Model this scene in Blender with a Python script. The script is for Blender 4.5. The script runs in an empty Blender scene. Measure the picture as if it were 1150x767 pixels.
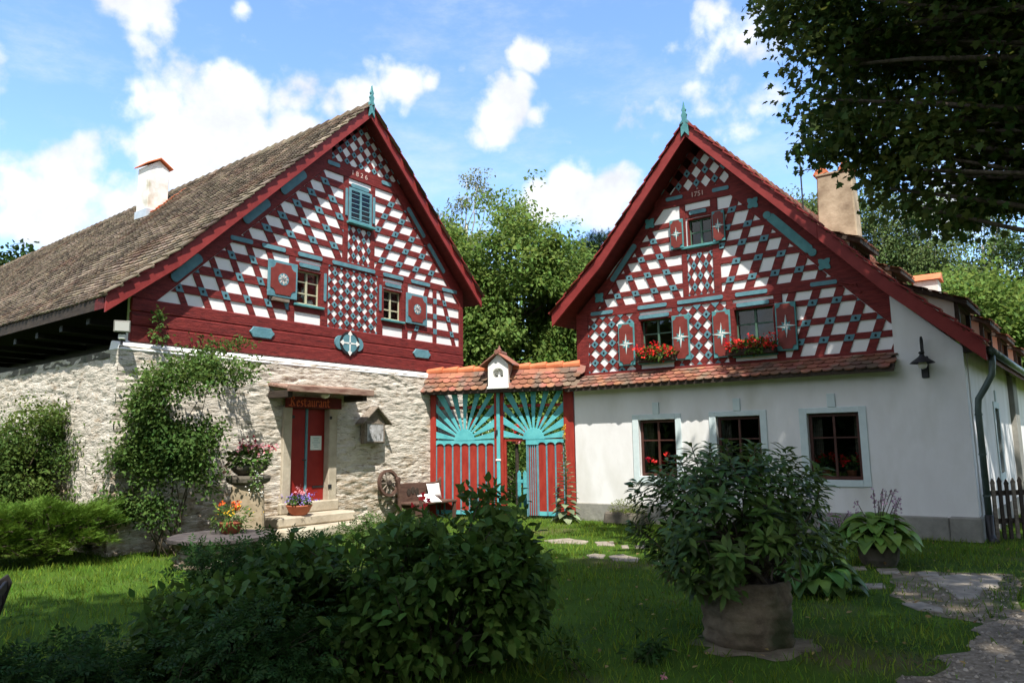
import bpy, bmesh, math, random
import numpy as np
from mathutils import Vector, Matrix, noise as mnoise

random.seed(7)
RNG = np.random.default_rng(11)
S = bpy.context.scene
COL = S.collection

# ------------------------------------------------------------------ camera model
W0, H0, FPX = 1150.0, 767.0, 824.0
PITCH, ROLL, EYE = math.radians(8.0785), math.radians(-0.7889), 1.6
_F = Vector((0, math.cos(PITCH), math.sin(PITCH)))
_U0 = Vector((1, 0, 0)).cross(_F)
_R = Vector((1, 0, 0)) * math.cos(ROLL) + _U0 * math.sin(ROLL)
_U = _R.cross(_F)
CAM = Vector((0, 0, EYE))

def ray(px, py):
    return (_F + _R * ((px - 575.0) / FPX) - _U * ((py - 383.5) / FPX)).normalized()

def ground_at(px, py, z=0.0):
    d = ray(px, py)
    return CAM + d * ((z - EYE) / d.z)

def at(px, py, Y):
    d = ray(px, py)
    return CAM + d * (Y / d.y)

# ------------------------------------------------------------------ materials
def _n(nt, t, **kw):
    n = nt.nodes.new(t)
    for k, v in kw.items():
        setattr(n, k, v)
    return n

def c4(c):
    return (c[0], c[1], c[2], 1.0)

def mk(name, c1, c2=None, scale=4.0, rough=0.8, bump=0.0, bscale=30.0, stretch=(1, 1, 1),
       island=0.0, hue=0.0, trans=0.0, spec=0.3, ramp=(0.35, 0.65), detail=6.0, metal=0.0, c3=None, s3=1.0, r3=(0.5, 0.6)):
    m = bpy.data.materials.new(name)
    m.use_nodes = True
    nt = m.node_tree
    L = nt.links.new
    b = nt.nodes['Principled BSDF']
    b.inputs['Roughness'].default_value = rough
    b.inputs['Specular IOR Level'].default_value = spec
    b.inputs['Metallic'].default_value = metal
    tc = _n(nt, 'ShaderNodeTexCoord')
    mp = _n(nt, 'ShaderNodeMapping')
    mp.inputs['Scale'].default_value = stretch
    L(tc.outputs['Object'], mp.inputs['Vector'])
    nz = _n(nt, 'ShaderNodeTexNoise')
    nz.inputs['Scale'].default_value = scale
    nz.inputs['Detail'].default_value = detail
    nz.inputs['Roughness'].default_value = 0.6
    L(mp.outputs[0], nz.inputs['Vector'])
    rp = _n(nt, 'ShaderNodeValToRGB')
    rp.color_ramp.elements[0].position, rp.color_ramp.elements[1].position = ramp
    rp.color_ramp.elements[0].color = c4(c1)
    rp.color_ramp.elements[1].color = c4(c2 or c1)
    L(nz.outputs['Fac'], rp.inputs['Fac'])
    col = rp.outputs['Color']
    if c3:
        n3 = _n(nt, 'ShaderNodeTexNoise')
        n3.inputs['Scale'].default_value = s3
        n3.inputs['Detail'].default_value = 5
        L(mp.outputs[0], n3.inputs['Vector'])
        r = _n(nt, 'ShaderNodeMapRange')
        r.inputs['From Min'].default_value, r.inputs['From Max'].default_value = r3
        L(n3.outputs['Fac'], r.inputs['Value'])
        mx = _n(nt, 'ShaderNodeMix', data_type='RGBA')
        L(r.outputs[0], mx.inputs[0])
        L(col, mx.inputs[6])
        mx.inputs[7].default_value = c4(c3)
        col = mx.outputs[2]
    if island or hue:
        g = _n(nt, 'ShaderNodeNewGeometry')
        hv = _n(nt, 'ShaderNodeHueSaturation')
        r = _n(nt, 'ShaderNodeMapRange')
        r.inputs['To Min'].default_value, r.inputs['To Max'].default_value = 1 - island, 1 + island
        L(g.outputs['Random Per Island'], r.inputs['Value'])
        L(r.outputs[0], hv.inputs['Value'])
        if hue:
            mul = _n(nt, 'ShaderNodeMath', operation='MULTIPLY')
            mul.inputs[1].default_value = 7.31
            fr = _n(nt, 'ShaderNodeMath', operation='FRACT')
            r2 = _n(nt, 'ShaderNodeMapRange')
            r2.inputs['To Min'].default_value, r2.inputs['To Max'].default_value = 0.5 - hue, 0.5 + hue
            L(g.outputs['Random Per Island'], mul.inputs[0])
            L(mul.outputs[0], fr.inputs[0])
            L(fr.outputs[0], r2.inputs['Value'])
            L(r2.outputs[0], hv.inputs['Hue'])
        L(col, hv.inputs['Color'])
        col = hv.outputs['Color']
    L(col, b.inputs['Base Color'])
    if bump:
        bn = _n(nt, 'ShaderNodeTexNoise')
        bn.inputs['Scale'].default_value = bscale
        bn.inputs['Detail'].default_value = 5
        L(mp.outputs[0], bn.inputs['Vector'])
        bp = _n(nt, 'ShaderNodeBump')
        bp.inputs['Strength'].default_value = bump
        bp.inputs['Distance'].default_value = 0.02
        L(bn.outputs['Fac'], bp.inputs['Height'])
        L(bp.outputs[0], b.inputs['Normal'])
    if trans:
        out = nt.nodes['Material Output']
        tr = _n(nt, 'ShaderNodeBsdfTranslucent')
        ms = _n(nt, 'ShaderNodeMixShader')
        ms.inputs[0].default_value = trans
        hv = _n(nt, 'ShaderNodeHueSaturation')
        hv.inputs['Hue'].default_value = 0.47
        hv.inputs['Value'].default_value = 1.6
        L(col, hv.inputs['Color'])
        L(hv.outputs[0], tr.inputs['Color'])
        L(b.outputs[0], ms.inputs[1])
        L(tr.outputs[0], ms.inputs[2])
        L(ms.outputs[0], out.inputs['Surface'])
    return m

M = {}
M['red'] = mk('oxide_red_timber', (0.125, 0.013, 0.012), (0.225, 0.03, 0.025), scale=4, stretch=(1.0, 4, 6), rough=0.68, bump=0.6, bscale=16, ramp=(0.32, 0.66), c3=(0.075, 0.011, 0.010), s3=6, r3=(0.52, 0.72))
M['redboard'] = mk('barge_board_red', (0.2, 0.022, 0.02), (0.27, 0.036, 0.032), scale=3, rough=0.6, bump=0.2, bscale=10)
M['redsoffit'] = mk('soffit_red', (0.10, 0.012, 0.011), (0.15, 0.02, 0.018), scale=3, stretch=(5, 1, 5), rough=0.75, bump=0.3)
M['shutterred'] = mk('shutter_red', (0.16, 0.028, 0.021), (0.22, 0.042, 0.032), scale=5, rough=0.55, bump=0.15, bscale=20)
M['white'] = mk('white_infill', (0.80, 0.80, 0.80), (0.85, 0.85, 0.84), scale=3, rough=0.85, bump=0.15, bscale=25)
M['blue'] = mk('blue_painted_wood', (0.085, 0.205, 0.25), (0.13, 0.285, 0.33), scale=6, rough=0.6, bump=0.25, bscale=22)
M['teal'] = mk('teal_painted_wood', (0.065, 0.22, 0.235), (0.10, 0.30, 0.31), scale=6, rough=0.55, bump=0.2, bscale=22)
M['turq'] = mk('turquoise_gate_paint', (0.075, 0.36, 0.40), (0.13, 0.48, 0.50), scale=5, rough=0.5, bump=0.15, bscale=18)
M['gatered'] = mk('gate_red_board', (0.26, 0.022, 0.014), (0.35, 0.04, 0.024), scale=4, stretch=(3, 3, .7), rough=0.55, bump=0.15)
M['doorred'] = mk('door_red', (0.22, 0.012, 0.010), (0.27, 0.018, 0.014), scale=4, rough=0.5, bump=0.1)
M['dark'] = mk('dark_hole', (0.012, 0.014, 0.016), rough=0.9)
M['darkwood'] = mk('dark_weathered_timber', (0.030, 0.022, 0.017), (0.065, 0.048, 0.036), scale=4, stretch=(6, 1, 6), rough=0.85, bump=0.4)
M['brownframe'] = mk('brown_window_frame', (0.055, 0.022, 0.016), (0.09, 0.035, 0.026), scale=7, rough=0.5)
M['creamframe'] = mk('cream_window_frame', (0.42, 0.40, 0.27), (0.5, 0.47, 0.33), scale=7, rough=0.6)
M['greenframe'] = mk('green_window_frame', (0.06, 0.12, 0.085), (0.09, 0.17, 0.12), scale=7, rough=0.5)
M['render'] = mk('white_wall_render', (0.76, 0.75, 0.735), (0.84, 0.835, 0.825), scale=1.7, rough=0.92, bump=0.35, bscale=5, detail=8, stretch=(1, 1, .45), c3=(0.63, 0.62, 0.57), s3=1.6, r3=(0.48, 0.78))
M['surround'] = mk('pale_blue_surround', (0.58, 0.68, 0.68), (0.66, 0.75, 0.75), scale=5, rough=0.85, bump=0.1)
M['plinth'] = mk('grey_plinth', (0.20, 0.195, 0.175), (0.33, 0.32, 0.28), scale=2.5, rough=0.9, bump=0.5, bscale=9)
M['sandstone'] = mk('sandstone_jamb', (0.36, 0.31, 0.23), (0.50, 0.44, 0.34), scale=3, rough=0.9, bump=0.4, bscale=14)
M['slab'] = mk('shade_darkened_millstone', (0.05, 0.042, 0.042), (0.10, 0.085, 0.08), scale=5, rough=0.85, bump=0.5, bscale=14)  # grey stone, with the shade it lies in put into the colour
M['tub'] = mk('mossy_tub_stone', (0.095, 0.072, 0.046), (0.25, 0.195, 0.13), scale=5, rough=0.95, bump=1.0, bscale=12, c3=(0.045, 0.05, 0.022), s3=2.2, r3=(0.45, 0.62))
M['column'] = mk('tan_sandstone', (0.27, 0.21, 0.135), (0.40, 0.325, 0.225), scale=4, rough=0.9, bump=0.5, bscale=12, c3=(0.15, 0.12, 0.08), s3=2.5, r3=(.55, .75))
M['greystone'] = mk('grey_stone', (0.085, 0.074, 0.058), (0.19, 0.165, 0.13), scale=4, rough=0.92, bump=0.7, bscale=9, c3=(0.07, 0.075, 0.05), s3=2.5, r3=(0.52, 0.7))
M['flag'] = mk('flagstone', (0.18, 0.155, 0.12), (0.34, 0.295, 0.235), scale=5, rough=0.9, bump=0.5, bscale=12)
M['tile_old'] = mk('old_roof_tile', (0.118, 0.092, 0.064), (0.25, 0.20, 0.145), scale=1.3, island=0.55, hue=0.02, rough=0.9, bump=0.35, bscale=40, detail=4, c3=(0.13, 0.07, 0.042), s3=.7, r3=(0.52, 0.75))
M['tile_red'] = mk('orange_roof_tile', (0.20, 0.078, 0.048), (0.31, 0.125, 0.078), scale=1.8, island=0.35, hue=0.015, rough=0.85, bump=0.3, bscale=35, c3=(0.17, 0.115, 0.085), s3=2.2, r3=(0.44, 0.6))
M['tile_bright'] = mk('bright_orange_tile', (0.48, 0.13, 0.055), (0.6, 0.2, 0.09), scale=3, island=0.25, rough=0.8, bump=0.2)
M['chim'] = mk('buff_chimney_render', (0.30, 0.23, 0.155), (0.52, 0.42, 0.30), scale=2.2, rough=0.95, bump=0.5, bscale=10, c3=(0.17, 0.12, 0.08), s3=2.5, r3=(0.55, 0.8))
M['chimw'] = mk('white_chimney_render', (0.68, 0.66, 0.62), (0.80, 0.79, 0.76), scale=2.5, rough=0.95, bump=0.3, c3=(0.45, 0.42, 0.33), s3=2.0, r3=(0.52, 0.7))
M['pinkcheek'] = mk('pink_dormer_cheek', (0.55, 0.38, 0.30), (0.63, 0.46, 0.38), scale=3, rough=0.9)
M['iron'] = mk('black_iron', (0.012, 0.012, 0.013), (0.02, 0.02, 0.022), rough=0.5, metal=0.0, spec=0.5)
M['zinc'] = mk('dark_zinc', (0.07, 0.10, 0.093), (0.11, 0.145, 0.135), scale=4, rough=0.45, metal=0.4)
M['zincpale'] = mk('pale_zinc', (0.40, 0.46, 0.52), (0.5, 0.56, 0.62), scale=4, rough=0.5)
M['greywood'] = mk('grey_weathered_wood', (0.15, 0.12, 0.09), (0.28, 0.235, 0.19), scale=4, stretch=(1, 6, 6), rough=0.9, bump=0.5, bscale=14)
M['brownwood'] = mk('brown_bench_wood', (0.075, 0.04, 0.03), (0.13, 0.075, 0.055), scale=4, stretch=(1, 5, 5), rough=0.75, bump=0.3)
M['awningwood'] = mk('awning_board', (0.16, 0.07, 0.05), (0.36, 0.25, 0.19), scale=5, stretch=(.6, 4, 4), rough=0.9, bump=0.5)
M['blackwood_and_eave_shade'] = mk('charcoal_wood_and_eave_shade', (0.014, 0.012, 0.011), (0.03, 0.025, 0.022), scale=5, rough=0.6)  # chair wood; its black also stands in for shade under the left eave
M['terracotta'] = mk('terracotta', (0.30, 0.08, 0.04), (0.40, 0.13, 0.07), scale=5, rough=0.8)
M['paper'] = mk('paper', (0.7, 0.75, 0.72), (0.75, 0.79, 0.76), rough=0.8)
M['lettering'] = mk('orange_lettering', (0.62, 0.13, 0.045), rough=0.7)
M['datepaint'] = mk('pale_date_paint', (0.62, 0.45, 0.40), rough=0.8)
M['whitepaint'] = mk('white_paint', (0.78, 0.78, 0.74), rough=0.7)
M['cushion'] = mk('white_cushion_cloth', (0.8, 0.8, 0.79), (0.84, 0.84, 0.83), rough=0.95, bump=0.2)
M['bulb'] = mk('milky_glass', (0.75, 0.74, 0.70), rough=0.2, spec=0.5)
M['trunk'] = mk('bark', (0.05, 0.037, 0.028), (0.12, 0.095, 0.07), scale=5, stretch=(4, 4, 1), rough=0.95, bump=0.8, bscale=8)
M['birchbark'] = mk('birch_bark', (0.25, 0.23, 0.2), (0.5, 0.48, 0.45), scale=4, rough=0.9, bump=0.4)
M['twig'] = mk('twig', (0.045, 0.035, 0.022), (0.09, 0.07, 0.045), scale=8, rough=0.9)
M['soil'] = mk('bare_soil', (0.05, 0.036, 0.024), (0.11, 0.08, 0.055), scale=9, rough=1, bump=0.8, bscale=20)
M['earth'] = mk('trodden_earth', (0.11, 0.085, 0.055), (0.23, 0.19, 0.13), scale=6, rough=1, bump=0.7, bscale=30, c3=(0.07, 0.085, 0.03), s3=2.0, r3=(.5, .62))
M['gravel'] = mk('gravel_ground', (0.13, 0.105, 0.076), (0.28, 0.235, 0.18), scale=16, rough=1, bump=0.9, bscale=60, c3=(0.07, 0.055, 0.04), s3=1.2, r3=(0.5, 0.7))
M['pebble'] = mk('gravel_stone', (0.20, 0.17, 0.13), (0.31, 0.27, 0.22), scale=3, island=0.5, rough=0.95)
def leaf(name, c1, c2, trans=0.3, island=0.35, hue=0.02, rough=0.6, spec=0.12, scale=0.8):
    return mk(name, c1, c2, scale=scale, rough=rough, island=island, hue=hue, trans=trans, spec=spec, detail=2)
M['walnut'] = leaf('ash_green_leaf', (0.085, 0.155, 0.03), (0.14, 0.22, 0.052), trans=0.42)
M['birchleaf'] = leaf('birch_leaf', (0.075, 0.12, 0.035), (0.125, 0.175, 0.06), trans=0.3)
M['birchleaf2'] = leaf('dull_birch_leaf', (0.15, 0.17, 0.085), (0.22, 0.235, 0.125), trans=0.3)
M['darkleaf'] = leaf('dark_tree_leaf', (0.022, 0.05, 0.013), (0.045, 0.085, 0.02), trans=0.25)
M['pine'] = leaf('pine_needle', (0.016, 0.038, 0.02), (0.03, 0.06, 0.03), trans=0.1)
M['maple'] = leaf('maple_leaf', (0.032, 0.062, 0.012), (0.07, 0.10, 0.022), trans=0.45, hue=0.035)
M['bush'] = leaf('rose_bush_leaf', (0.036, 0.082, 0.013), (0.078, 0.14, 0.025), trans=0.25, rough=0.55)
M['herb'] = leaf('border_leaf', (0.018, 0.05, 0.011), (0.036, 0.082, 0.018), trans=0.3)
M['rhodo'] = leaf('rhododendron_leaf', (0.046, 0.092, 0.017), (0.085, 0.145, 0.03), trans=0.22, rough=0.42, spec=0.2)
M['hosta'] = leaf('hosta_leaf', (0.10, 0.19, 0.03), (0.18, 0.28, 0.06), trans=0.25, rough=0.4)
M['hostad'] = leaf('dark_hosta_leaf', (0.05, 0.12, 0.025), (0.085, 0.17, 0.04), trans=0.25, rough=0.4)
M['juniper'] = leaf('juniper_spray', (0.06, 0.13, 0.016), (0.13, 0.22, 0.03), trans=0.15)
M['creeper'] = leaf('creeper_leaf', (0.045, 0.095, 0.02), (0.10, 0.17, 0.04), trans=0.3)
M['wallshrub'] = leaf('shrub_leaf', (0.05, 0.095, 0.02), (0.11, 0.165, 0.035), trans=0.3)
M['mullein'] = leaf('grey_green_leaf', (0.15, 0.20, 0.11), (0.23, 0.28, 0.17), trans=0.15)
M['boxleaf'] = leaf('yellow_green_leaf', (0.10, 0.13, 0.03), (0.17, 0.20, 0.05), trans=0.25)
M['grass'] = leaf('grass_blade', (0.085, 0.155, 0.014), (0.14, 0.22, 0.026), trans=0.3, island=0.45, hue=0.035, scale=0.5)
M['litter'] = leaf('dry_leaf', (0.20, 0.13, 0.05), (0.34, 0.26, 0.10), island=.5)
M['fl_red'] = mk('red_petal', (0.62, 0.012, 0.008), (0.7, 0.03, 0.012), island=0.3, rough=0.6, trans=0.2)
M['fl_orange'] = mk('orange_petal', (0.75, 0.10, 0.01), (0.8, 0.16, 0.02), island=0.2, rough=0.6, trans=0.2)
M['fl_crimson'] = mk('crimson_petal', (0.30, 0.012, 0.03), (0.42, 0.03, 0.06), island=0.3, rough=0.6, trans=0.2)
M['fl_pink'] = mk('pink_petal', (0.65, 0.24, 0.28), (0.72, 0.36, 0.38), island=0.2, rough=0.6, trans=0.2)
M['fl_purple'] = mk('lavender_petal', (0.26, 0.18, 0.60), (0.38, 0.26, 0.68), island=0.25, rough=0.6, trans=0.2)
M['fl_yellow'] = mk('yellow_petal', (0.72, 0.42, 0.02), (0.8, 0.5, 0.04), island=0.2, rough=0.6, trans=0.2)
M['fl_mauve'] = mk('mauve_petal', (0.30, 0.18, 0.26), (0.38, 0.24, 0.33), island=0.2, rough=0.7)
M['fl_white'] = mk('white_petal', (0.72, 0.72, 0.66), (0.8, 0.8, 0.75), rough=0.7)

def glass_mat():
    m = bpy.data.materials.new('window_glass')
    m.use_nodes = True
    nt = m.node_tree
    nt.nodes.clear()
    out = _n(nt, 'ShaderNodeOutputMaterial')
    tr = _n(nt, 'ShaderNodeBsdfTransparent')
    tr.inputs[0].default_value = (0.82, 0.86, 0.85, 1)
    gl = _n(nt, 'ShaderNodeBsdfGlossy')
    gl.inputs['Roughness'].default_value = 0.02
    fr = _n(nt, 'ShaderNodeFresnel')
    fr.inputs[0].default_value = 1.5
    nz = _n(nt, 'ShaderNodeTexNoise')
    nz.inputs['Scale'].default_value = 3
    bp = _n(nt, 'ShaderNodeBump')
    bp.inputs['Strength'].default_value = 0.05
    nt.links.new(nz.outputs[0], bp.inputs['Height'])
    nt.links.new(bp.outputs[0], gl.inputs['Normal'])
    mx = _n(nt, 'ShaderNodeMixShader')
    nt.links.new(fr.outputs[0], mx.inputs[0])
    nt.links.new(tr.outputs[0], mx.inputs[1])
    nt.links.new(gl.outputs[0], mx.inputs[2])
    nt.links.new(mx.outputs[0], out.inputs[0])
    return m
M['glass'] = glass_mat()

def stone_wall_mat(name, tone=1.0):
    """lime-washed slate rubble: cream lumps, brown stone faces, thin dark bed joints"""
    m = bpy.data.materials.new(name)
    m.use_nodes = True
    nt = m.node_tree
    L = nt.links.new
    b = nt.nodes['Principled BSDF']
    b.inputs['Roughness'].default_value = 0.95
    b.inputs['Specular IOR Level'].default_value = 0.08
    tc = _n(nt, 'ShaderNodeTexCoord')
    def nz(stretch, scale, detail=7, rough=.62):
        mp = _n(nt, 'ShaderNodeMapping')
        mp.inputs['Scale'].default_value = stretch
        L(tc.outputs['Object'], mp.inputs['Vector'])
        n = _n(nt, 'ShaderNodeTexNoise')
        n.inputs['Scale'].default_value = scale
        n.inputs['Detail'].default_value = detail
        n.inputs['Roughness'].default_value = rough
        n.inputs['Distortion'].default_value = .35
        L(mp.outputs[0], n.inputs['Vector'])
        return n.outputs['Fac']
    def rng(v, a0, a1, b0=0.0, b1=1.0):
        r = _n(nt, 'ShaderNodeMapRange')
        r.inputs['From Min'].default_value, r.inputs['From Max'].default_value = a0, a1
        r.inputs['To Min'].default_value, r.inputs['To Max'].default_value = b0, b1
        L(v, r.inputs['Value'])
        return r.outputs[0]
    def mix(f, c0, c1):
        x = _n(nt, 'ShaderNodeMix', data_type='RGBA')
        L(f, x.inputs[0])
        for i, c in ((6, c0), (7, c1)):
            if isinstance(c, tuple): x.inputs[i].default_value = c4([k * tone for k in c])
            else: L(c, x.inputs[i])
        return x.outputs[2]
    def mth(op, p, q):
        x = _n(nt, 'ShaderNodeMath', operation=op)
        for i, c in ((0, p), (1, q)):
            if isinstance(c, (int, float)): x.inputs[i].default_value = c
            else: L(c, x.inputs[i])
        return x.outputs[0]
    sz = _n(nt, 'ShaderNodeSeparateXYZ')
    L(tc.outputs['Object'], sz.inputs[0])
    low = rng(sz.outputs['Z'], 0.2, 1.7, .13, 0.0)
    big = nz((1, 1, 1.6), 1.3, 6)
    stone = mix(rng(nz((1, 1, 3.2), 5.5, 4), .38, .62), (.25, .19, .13), (.50, .41, .30))
    plaster = mix(rng(nz((1, 1, 1.5), 3.0, 8, .7), .35, .65), (.53, .475, .395), (.70, .645, .56))
    fine = nz((1, 1, 3.4), 4.6, 9, .68)
    f = mth('SUBTRACT', mth('ADD', mth('MULTIPLY', fine, .75), mth('MULTIPLY', big, .45)), low)
    col = mix(rng(f, .46, .57), stone, plaster)
    beds = nz((1, 1, 4.2), 5.2, 5, .6)
    jn = rng(beds, .31, .40)
    col = mix(jn, (.085, .062, .042), col)
    L(col, b.inputs['Base Color'])
    h = mth('ADD', mth('MULTIPLY', beds, 1.2), mth('MULTIPLY', nz((1, 1, 2.2), 16, 6), .5))
    bp = _n(nt, 'ShaderNodeBump')
    bp.inputs['Strength'].default_value = 1.0
    bp.inputs['Distance'].default_value = 0.04
    L(h, bp.inputs['Height'])
    L(bp.outputs[0], b.inputs['Normal'])
    return m
M['stone'] = stone_wall_mat('rubble_stone')
M['drystone'] = stone_wall_mat('dark_rubble', 0.6)

def lawn_mat():
    m = mk('lawn_ground', (0.035, 0.07, 0.010), (0.06, 0.11, 0.016), scale=1.1, rough=1.0, bump=0.6, bscale=40, spec=0.05, c3=(0.10, 0.085, 0.045), s3=0.55, r3=(0.56, 0.7))
    return m
M['lawn'] = lawn_mat()

# ------------------------------------------------------------------ mesh helpers
def tag(o, label=None, cat=None, group=None, kind=None):
    if label: o['label'] = label
    if cat: o['category'] = cat
    if group: o['group'] = group
    if kind: o['kind'] = kind
    return o

def empty(name, loc=(0, 0, 0), rz=0.0, label=None, cat=None, group=None):
    o = bpy.data.objects.new(name, None)
    o.empty_display_size = 0.2
    COL.objects.link(o)
    o.location = loc
    o.rotation_euler = (0, 0, rz)
    return tag(o, label, cat, group)

def link(name, me, mat, parent=None):
    o = bpy.data.objects.new(name, me)
    if mat:
        if isinstance(mat, (list, tuple)):
            for x in mat: me.materials.append(x)
        else:
            me.materials.append(mat)
    COL.objects.link(o)
    if parent: o.parent = parent
    return o

class MB:
    def __init__(self):
        self.v, self.f, self.mi = [], [], []
        self.cur = 0
    def add(self, vs, fs):
        n = len(self.v)
        self.v += [tuple(p) for p in vs]
        self.f += [tuple(n + i for i in f) for f in fs]
        self.mi += [self.cur] * len(fs)
        return self
    def box(self, x0, x1, y0, y1, z0, z1):
        return self.add([(x0, y0, z0), (x1, y0, z0), (x1, y1, z0), (x0, y1, z0), (x0, y0, z1), (x1, y0, z1), (x1, y1, z1), (x0, y1, z1)],
                        [(3, 2, 1, 0), (4, 5, 6, 7), (0, 1, 5, 4), (1, 2, 6, 5), (2, 3, 7, 6), (3, 0, 4, 7)])
    def prism(self, pts, y0, y1):
        """polygon in (x,z), extruded y0 (front) .. y1 (back)"""
        a = sum(pts[i][0] * pts[(i + 1) % len(pts)][1] - pts[(i + 1) % len(pts)][0] * pts[i][1] for i in range(len(pts)))
        if a < 0: pts = pts[::-1]
        n = len(pts)
        vs = [(p[0], y0, p[1]) for p in pts] + [(p[0], y1, p[1]) for p in pts]
        fs = [tuple(range(n)), tuple(range(2 * n - 1, n - 1, -1))]
        fs += [(i, n + i, n + (i + 1) % n, (i + 1) % n) for i in range(n)]
        return self.add(vs, fs)
    def hexa(self, q0, q1):
        """two quads (bottom, top) of 4 points"""
        return self.add(list(q0) + list(q1), [(3, 2, 1, 0), (4, 5, 6, 7), (0, 1, 5, 4), (1, 2, 6, 5), (2, 3, 7, 6), (3, 0, 4, 7)])
    def bar(self, a, b, w, h=None, up=(0, 0, 1)):
        a, b = Vector(a), Vector(b)
        d = (b - a).normalized()
        u = Vector(up)
        s = d.cross(u)
        if s.length < 1e-4: s = d.cross(Vector((1, 0, 0)))
        s.normalize()
        t = s.cross(d).normalized()
        h = h or w
        s, t = s * w / 2, t * h / 2
        return self.hexa([a - s - t, a + s - t, a + s + t, a - s + t], [b - s - t, b + s - t, b + s + t, b - s + t])
    def tube(self, pts, rads, n=7, cap=True):
        pts = [Vector(p) for p in pts]
        if not hasattr(rads, '__len__'): rads = [rads] * len(pts)
        base = len(self.v)
        ref = Vector((0.31, 0.17, 0.93))
        prev = None
        for i, p in enumerate(pts):
            d = (pts[min(i + 1, len(pts) - 1)] - pts[max(i - 1, 0)])
            if d.length < 1e-6: d = Vector((0, 0, 1))
            d.normalize()
            if prev is None:
                s = d.cross(ref)
                if s.length < 0.05: s = d.cross(Vector((1, 0, 0)))
            else:
                s = prev - d * prev.dot(d)
                if s.length < 1e-4: s = d.cross(ref)
            s.normalize()
            prev = s
            t = d.cross(s)
            for k in range(n):
                a = 2 * math.pi * k / n
                self.v.append(tuple(p + (s * math.cos(a) + t * math.sin(a)) * rads[i]))
        fs = []
        for i in range(len(pts) - 1):
            for k in range(n):
                a, b = base + i * n + k, base + i * n + (k + 1) % n
                fs.append((a, b, b + n, a + n))
        if cap:
            fs.append(tuple(base + k for k in range(n - 1, -1, -1)))
            e = base + (len(pts) - 1) * n
            fs.append(tuple(e + k for k in range(n)))
        self.f += fs
        self.mi += [self.cur] * len(fs)
        return self
    def lathe(self, prof, n=24, c=(0, 0, 0), jit=0.0):
        """prof: list of (r,z)"""
        base = len(self.v)
        for r, z in prof:
            for k in range(n):
                a = 2 * math.pi * k / n
                rr = r * (1 + jit * mnoise.noise((math.cos(a) * 2 + c[0], math.sin(a) * 2, z * 3)))
                self.v.append((c[0] + rr * math.cos(a), c[1] + rr * math.sin(a), c[2] + z))
        fs = []
        for i in range(len(prof) - 1):
            for k in range(n):
                a, b = base + i * n + k, base + i * n + (k + 1) % n
                fs.append((a, b, b + n, a + n))
        fs.append(tuple(base + k for k in range(n - 1, -1, -1)))
        e = base + (len(prof) - 1) * n
        fs.append(tuple(e + k for k in range(n)))
        self.f += fs
        self.mi += [self.cur] * len(fs)
        return self
    def build(self, name, mat, parent=None, smooth=False, bevel=0.0, M4=None):
        me = bpy.data.meshes.new(name)
        vs = self.v
        if M4 is not None:
            vs = [tuple(M4 @ Vector(v)) for v in vs]
        me.from_pydata(vs, [], self.f)
        if any(self.mi):
            me.polygons.foreach_set('material_index', self.mi)
        if smooth:
            me.polygons.foreach_set('use_smooth', [True] * len(self.f))
        me.update()
        o = link(name, me, mat, parent)
        if bevel:
            md = o.modifiers.new('bevel', 'BEVEL')
            md.width = bevel
            md.segments = 1
            md.limit_method = 'ANGLE'
        return o

def clip(poly, zone):
    """Sutherland-Hodgman, convex zone"""
    a = sum(zone[i][0] * zone[(i + 1) % len(zone)][1] - zone[(i + 1) % len(zone)][0] * zone[i][1] for i in range(len(zone)))
    if a < 0: zone = zone[::-1]
    out = list(poly)
    for i in range(len(zone)):
        p, q = zone[i], zone[(i + 1) % len(zone)]
        ex, ey = q[0] - p[0], q[1] - p[1]
        inp, out = out, []
        for j in range(len(inp)):
            s, e = inp[j - 1], inp[j]
            ds = ex * (s[1] - p[1]) - ey * (s[0] - p[0])
            de = ex * (e[1] - p[1]) - ey * (e[0] - p[0])
            if (ds >= 0) != (de >= 0):
                t = ds / (ds - de)
                out.append((s[0] + (e[0] - s[0]) * t, s[1] + (e[1] - s[1]) * t))
            if de >= 0: out.append(e)
        if len(out) < 3: return None
    # drop duplicates
    res = []
    for p in out:
        if not res or math.hypot(p[0] - res[-1][0], p[1] - res[-1][1]) > 1e-4: res.append(p)
    if len(res) > 2 and math.hypot(res[0][0] - res[-1][0], res[0][1] - res[-1][1]) < 1e-4: res.pop()
    ar = abs(sum(res[i][0] * res[(i + 1) % len(res)][1] - res[(i + 1) % len(res)][0] * res[i][1] for i in range(len(res)))) / 2
    return res if len(res) > 2 and ar > 4e-4 else None

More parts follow.
